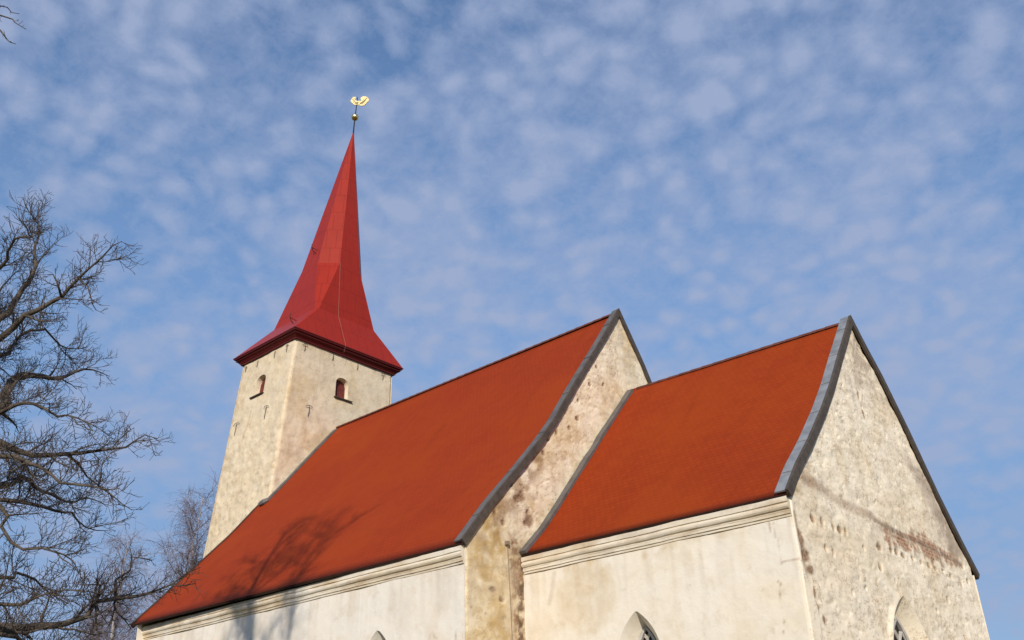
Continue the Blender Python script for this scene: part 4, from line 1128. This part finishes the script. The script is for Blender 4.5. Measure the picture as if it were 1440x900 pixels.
# the rest of the crown, out of the picture to the left: it casts the branch shadows on the nave
LEFT = Vector((-0.739, -0.673, 0))
EYE = Vector((8.256, -23.287, 1.6)); NL = R*math.cos(0.5007)+F*math.sin(0.5007); NT = U*math.cos(0.3296)-F*math.sin(0.3296)
STEMS = [OT, [(-3.85, -21.2, 5.5), (-3.0, -21.9, 9.0), (-2.3, -22.6, 13.0), (-1.7, -22.9, 17.0), (-1.3, -22.9, 20.5)],
         [(-3.9, -21.3, 6.8), (-3.7, -22.4, 10.0), (-3.2, -23.4, 14.0), (-2.9, -23.9, 18.5)]]
for k, s_ in enumerate(STEMS[1:]):
    limb(oak, catmull(s_, 0.4), (0.115, 0.10)[k], rnd, 1.0, 0.25, 0.5, False, 8)
for i in range(60):
    st = STEMS[i % 3]; z = max(st[0][2]+0.8, 4.5)+(st[-1][2]-max(st[0][2]+0.8, 4.5))*0.97*((i//3)/20)**0.8; p = trunk_at(st, z)
    az = math.radians(rnd.uniform(175, 365)); el = math.radians(rnd.uniform(15, 40)+ (z-4)*1.8)
    d = Vector((math.cos(az)*math.cos(el), math.sin(az)*math.cos(el), math.sin(el)))
    L_ = rnd.uniform(2.8, 4.8)*(1-0.02*(z-4))
    path = wander(p, d, L_, 0.35, 0.20, 0.03, rnd)
    # the crown stays open towards the church: no high limb grows out over the grass in front of it
    if any((q-EYE).dot(NL) > -1.0 and (q-EYE).dot(NT) < 1.0 for q in path): continue
    limb(oak, path, (0.065 if i % 3 == 0 else 0.048)*(1-0.035*(z-4)), rnd, 1.2, 0.12, 0.75, False, 6)

def birch(loc, h, lean, seed, label, spread=1.0, dens=1.0):
    rnd = random.Random(seed)
    root = thing('birch_tree', label, 'tree', loc, 'bare birches behind the church')
    b = Vector(loc); inv = Matrix.Translation(-b)
    path = [b+Vector((lean[0]*t*t, lean[1]*t*t, h*t)) + (rv(rnd)*0.12 if 0 < t < 1 else Vector()) for t in [k/14 for k in range(15)]]
    mb = MB(); mb.tube(path, [0.24*(1-t/14)**0.9+0.012 for t in range(15)], 8)
    o = mb.obj('trunk', M_birch, None, True); o.parent = root; o.matrix_parent_inverse = inv.copy()
    lm = MB(); tw = MB()
    n_ = int(54*dens)
    for i in range(n_):
        t = 0.28+0.70*(i/n_); k = t*14; j = min(13, int(k)); p = path[j].lerp(path[j+1], k-j)
        az = rnd.uniform(0, 2*math.pi); el = math.radians(rnd.uniform(38, 62))
        d = Vector((math.cos(az)*math.cos(el), math.sin(az)*math.cos(el), math.sin(el)))
        L_ = h*(0.26*(1-t)+0.075)*rnd.uniform(.7, 1.2)*spread
        pp = wander(p, d, L_, 0.45, 0.13, 0.03, rnd); lm.tube(pp, taper(len(pp), 0.055*(1-t)+.014, .009), 5, 0, False)
        for q in pp[1:]:
            for _ in range(7):
                e = wander(q, (d+rv(rnd)*1.0), rnd.uniform(.6, 1.5), 0.3, 0.16, 0.0, rnd, 0.30)
                tw.tube(e, taper(len(e), .0085, .005), 3, 0, False)
                for g in e[1::2]:
                    x = wander(g, rv(rnd)+Vector((0, 0, -.5)), rnd.uniform(.4, 1.0), 0.25, 0.14, 0, rnd, 0.38)
                    tw.tube(x, taper(len(x), .006, .0045), 3, 0, False)
    o = lm.obj('limbs', M_birch_tw, None, True); o.parent = root; o.matrix_parent_inverse = inv.copy()
    o = tw.obj('crown', M_birch_tw); o.parent = root; o.matrix_parent_inverse = inv.copy()
birch((-46.6, 7.0, 0), 19.8, (0.4, 0.3, 0), 21, 'tall bare birch with drooping purplish twigs beside the tower', 0.95, 1.0)
birch((-51.2, 5.2, 0), 17.6, (-0.3, 0.2, 0), 22, 'shorter bare birch whose top shows left of the tall one', 0.85, 0.9)
birch((-60.0, 8.4, 0), 14.8, (0.3, 0.0, 0), 23, 'low distant birch crown behind the lowest oak limb', 1.1, 0.9)
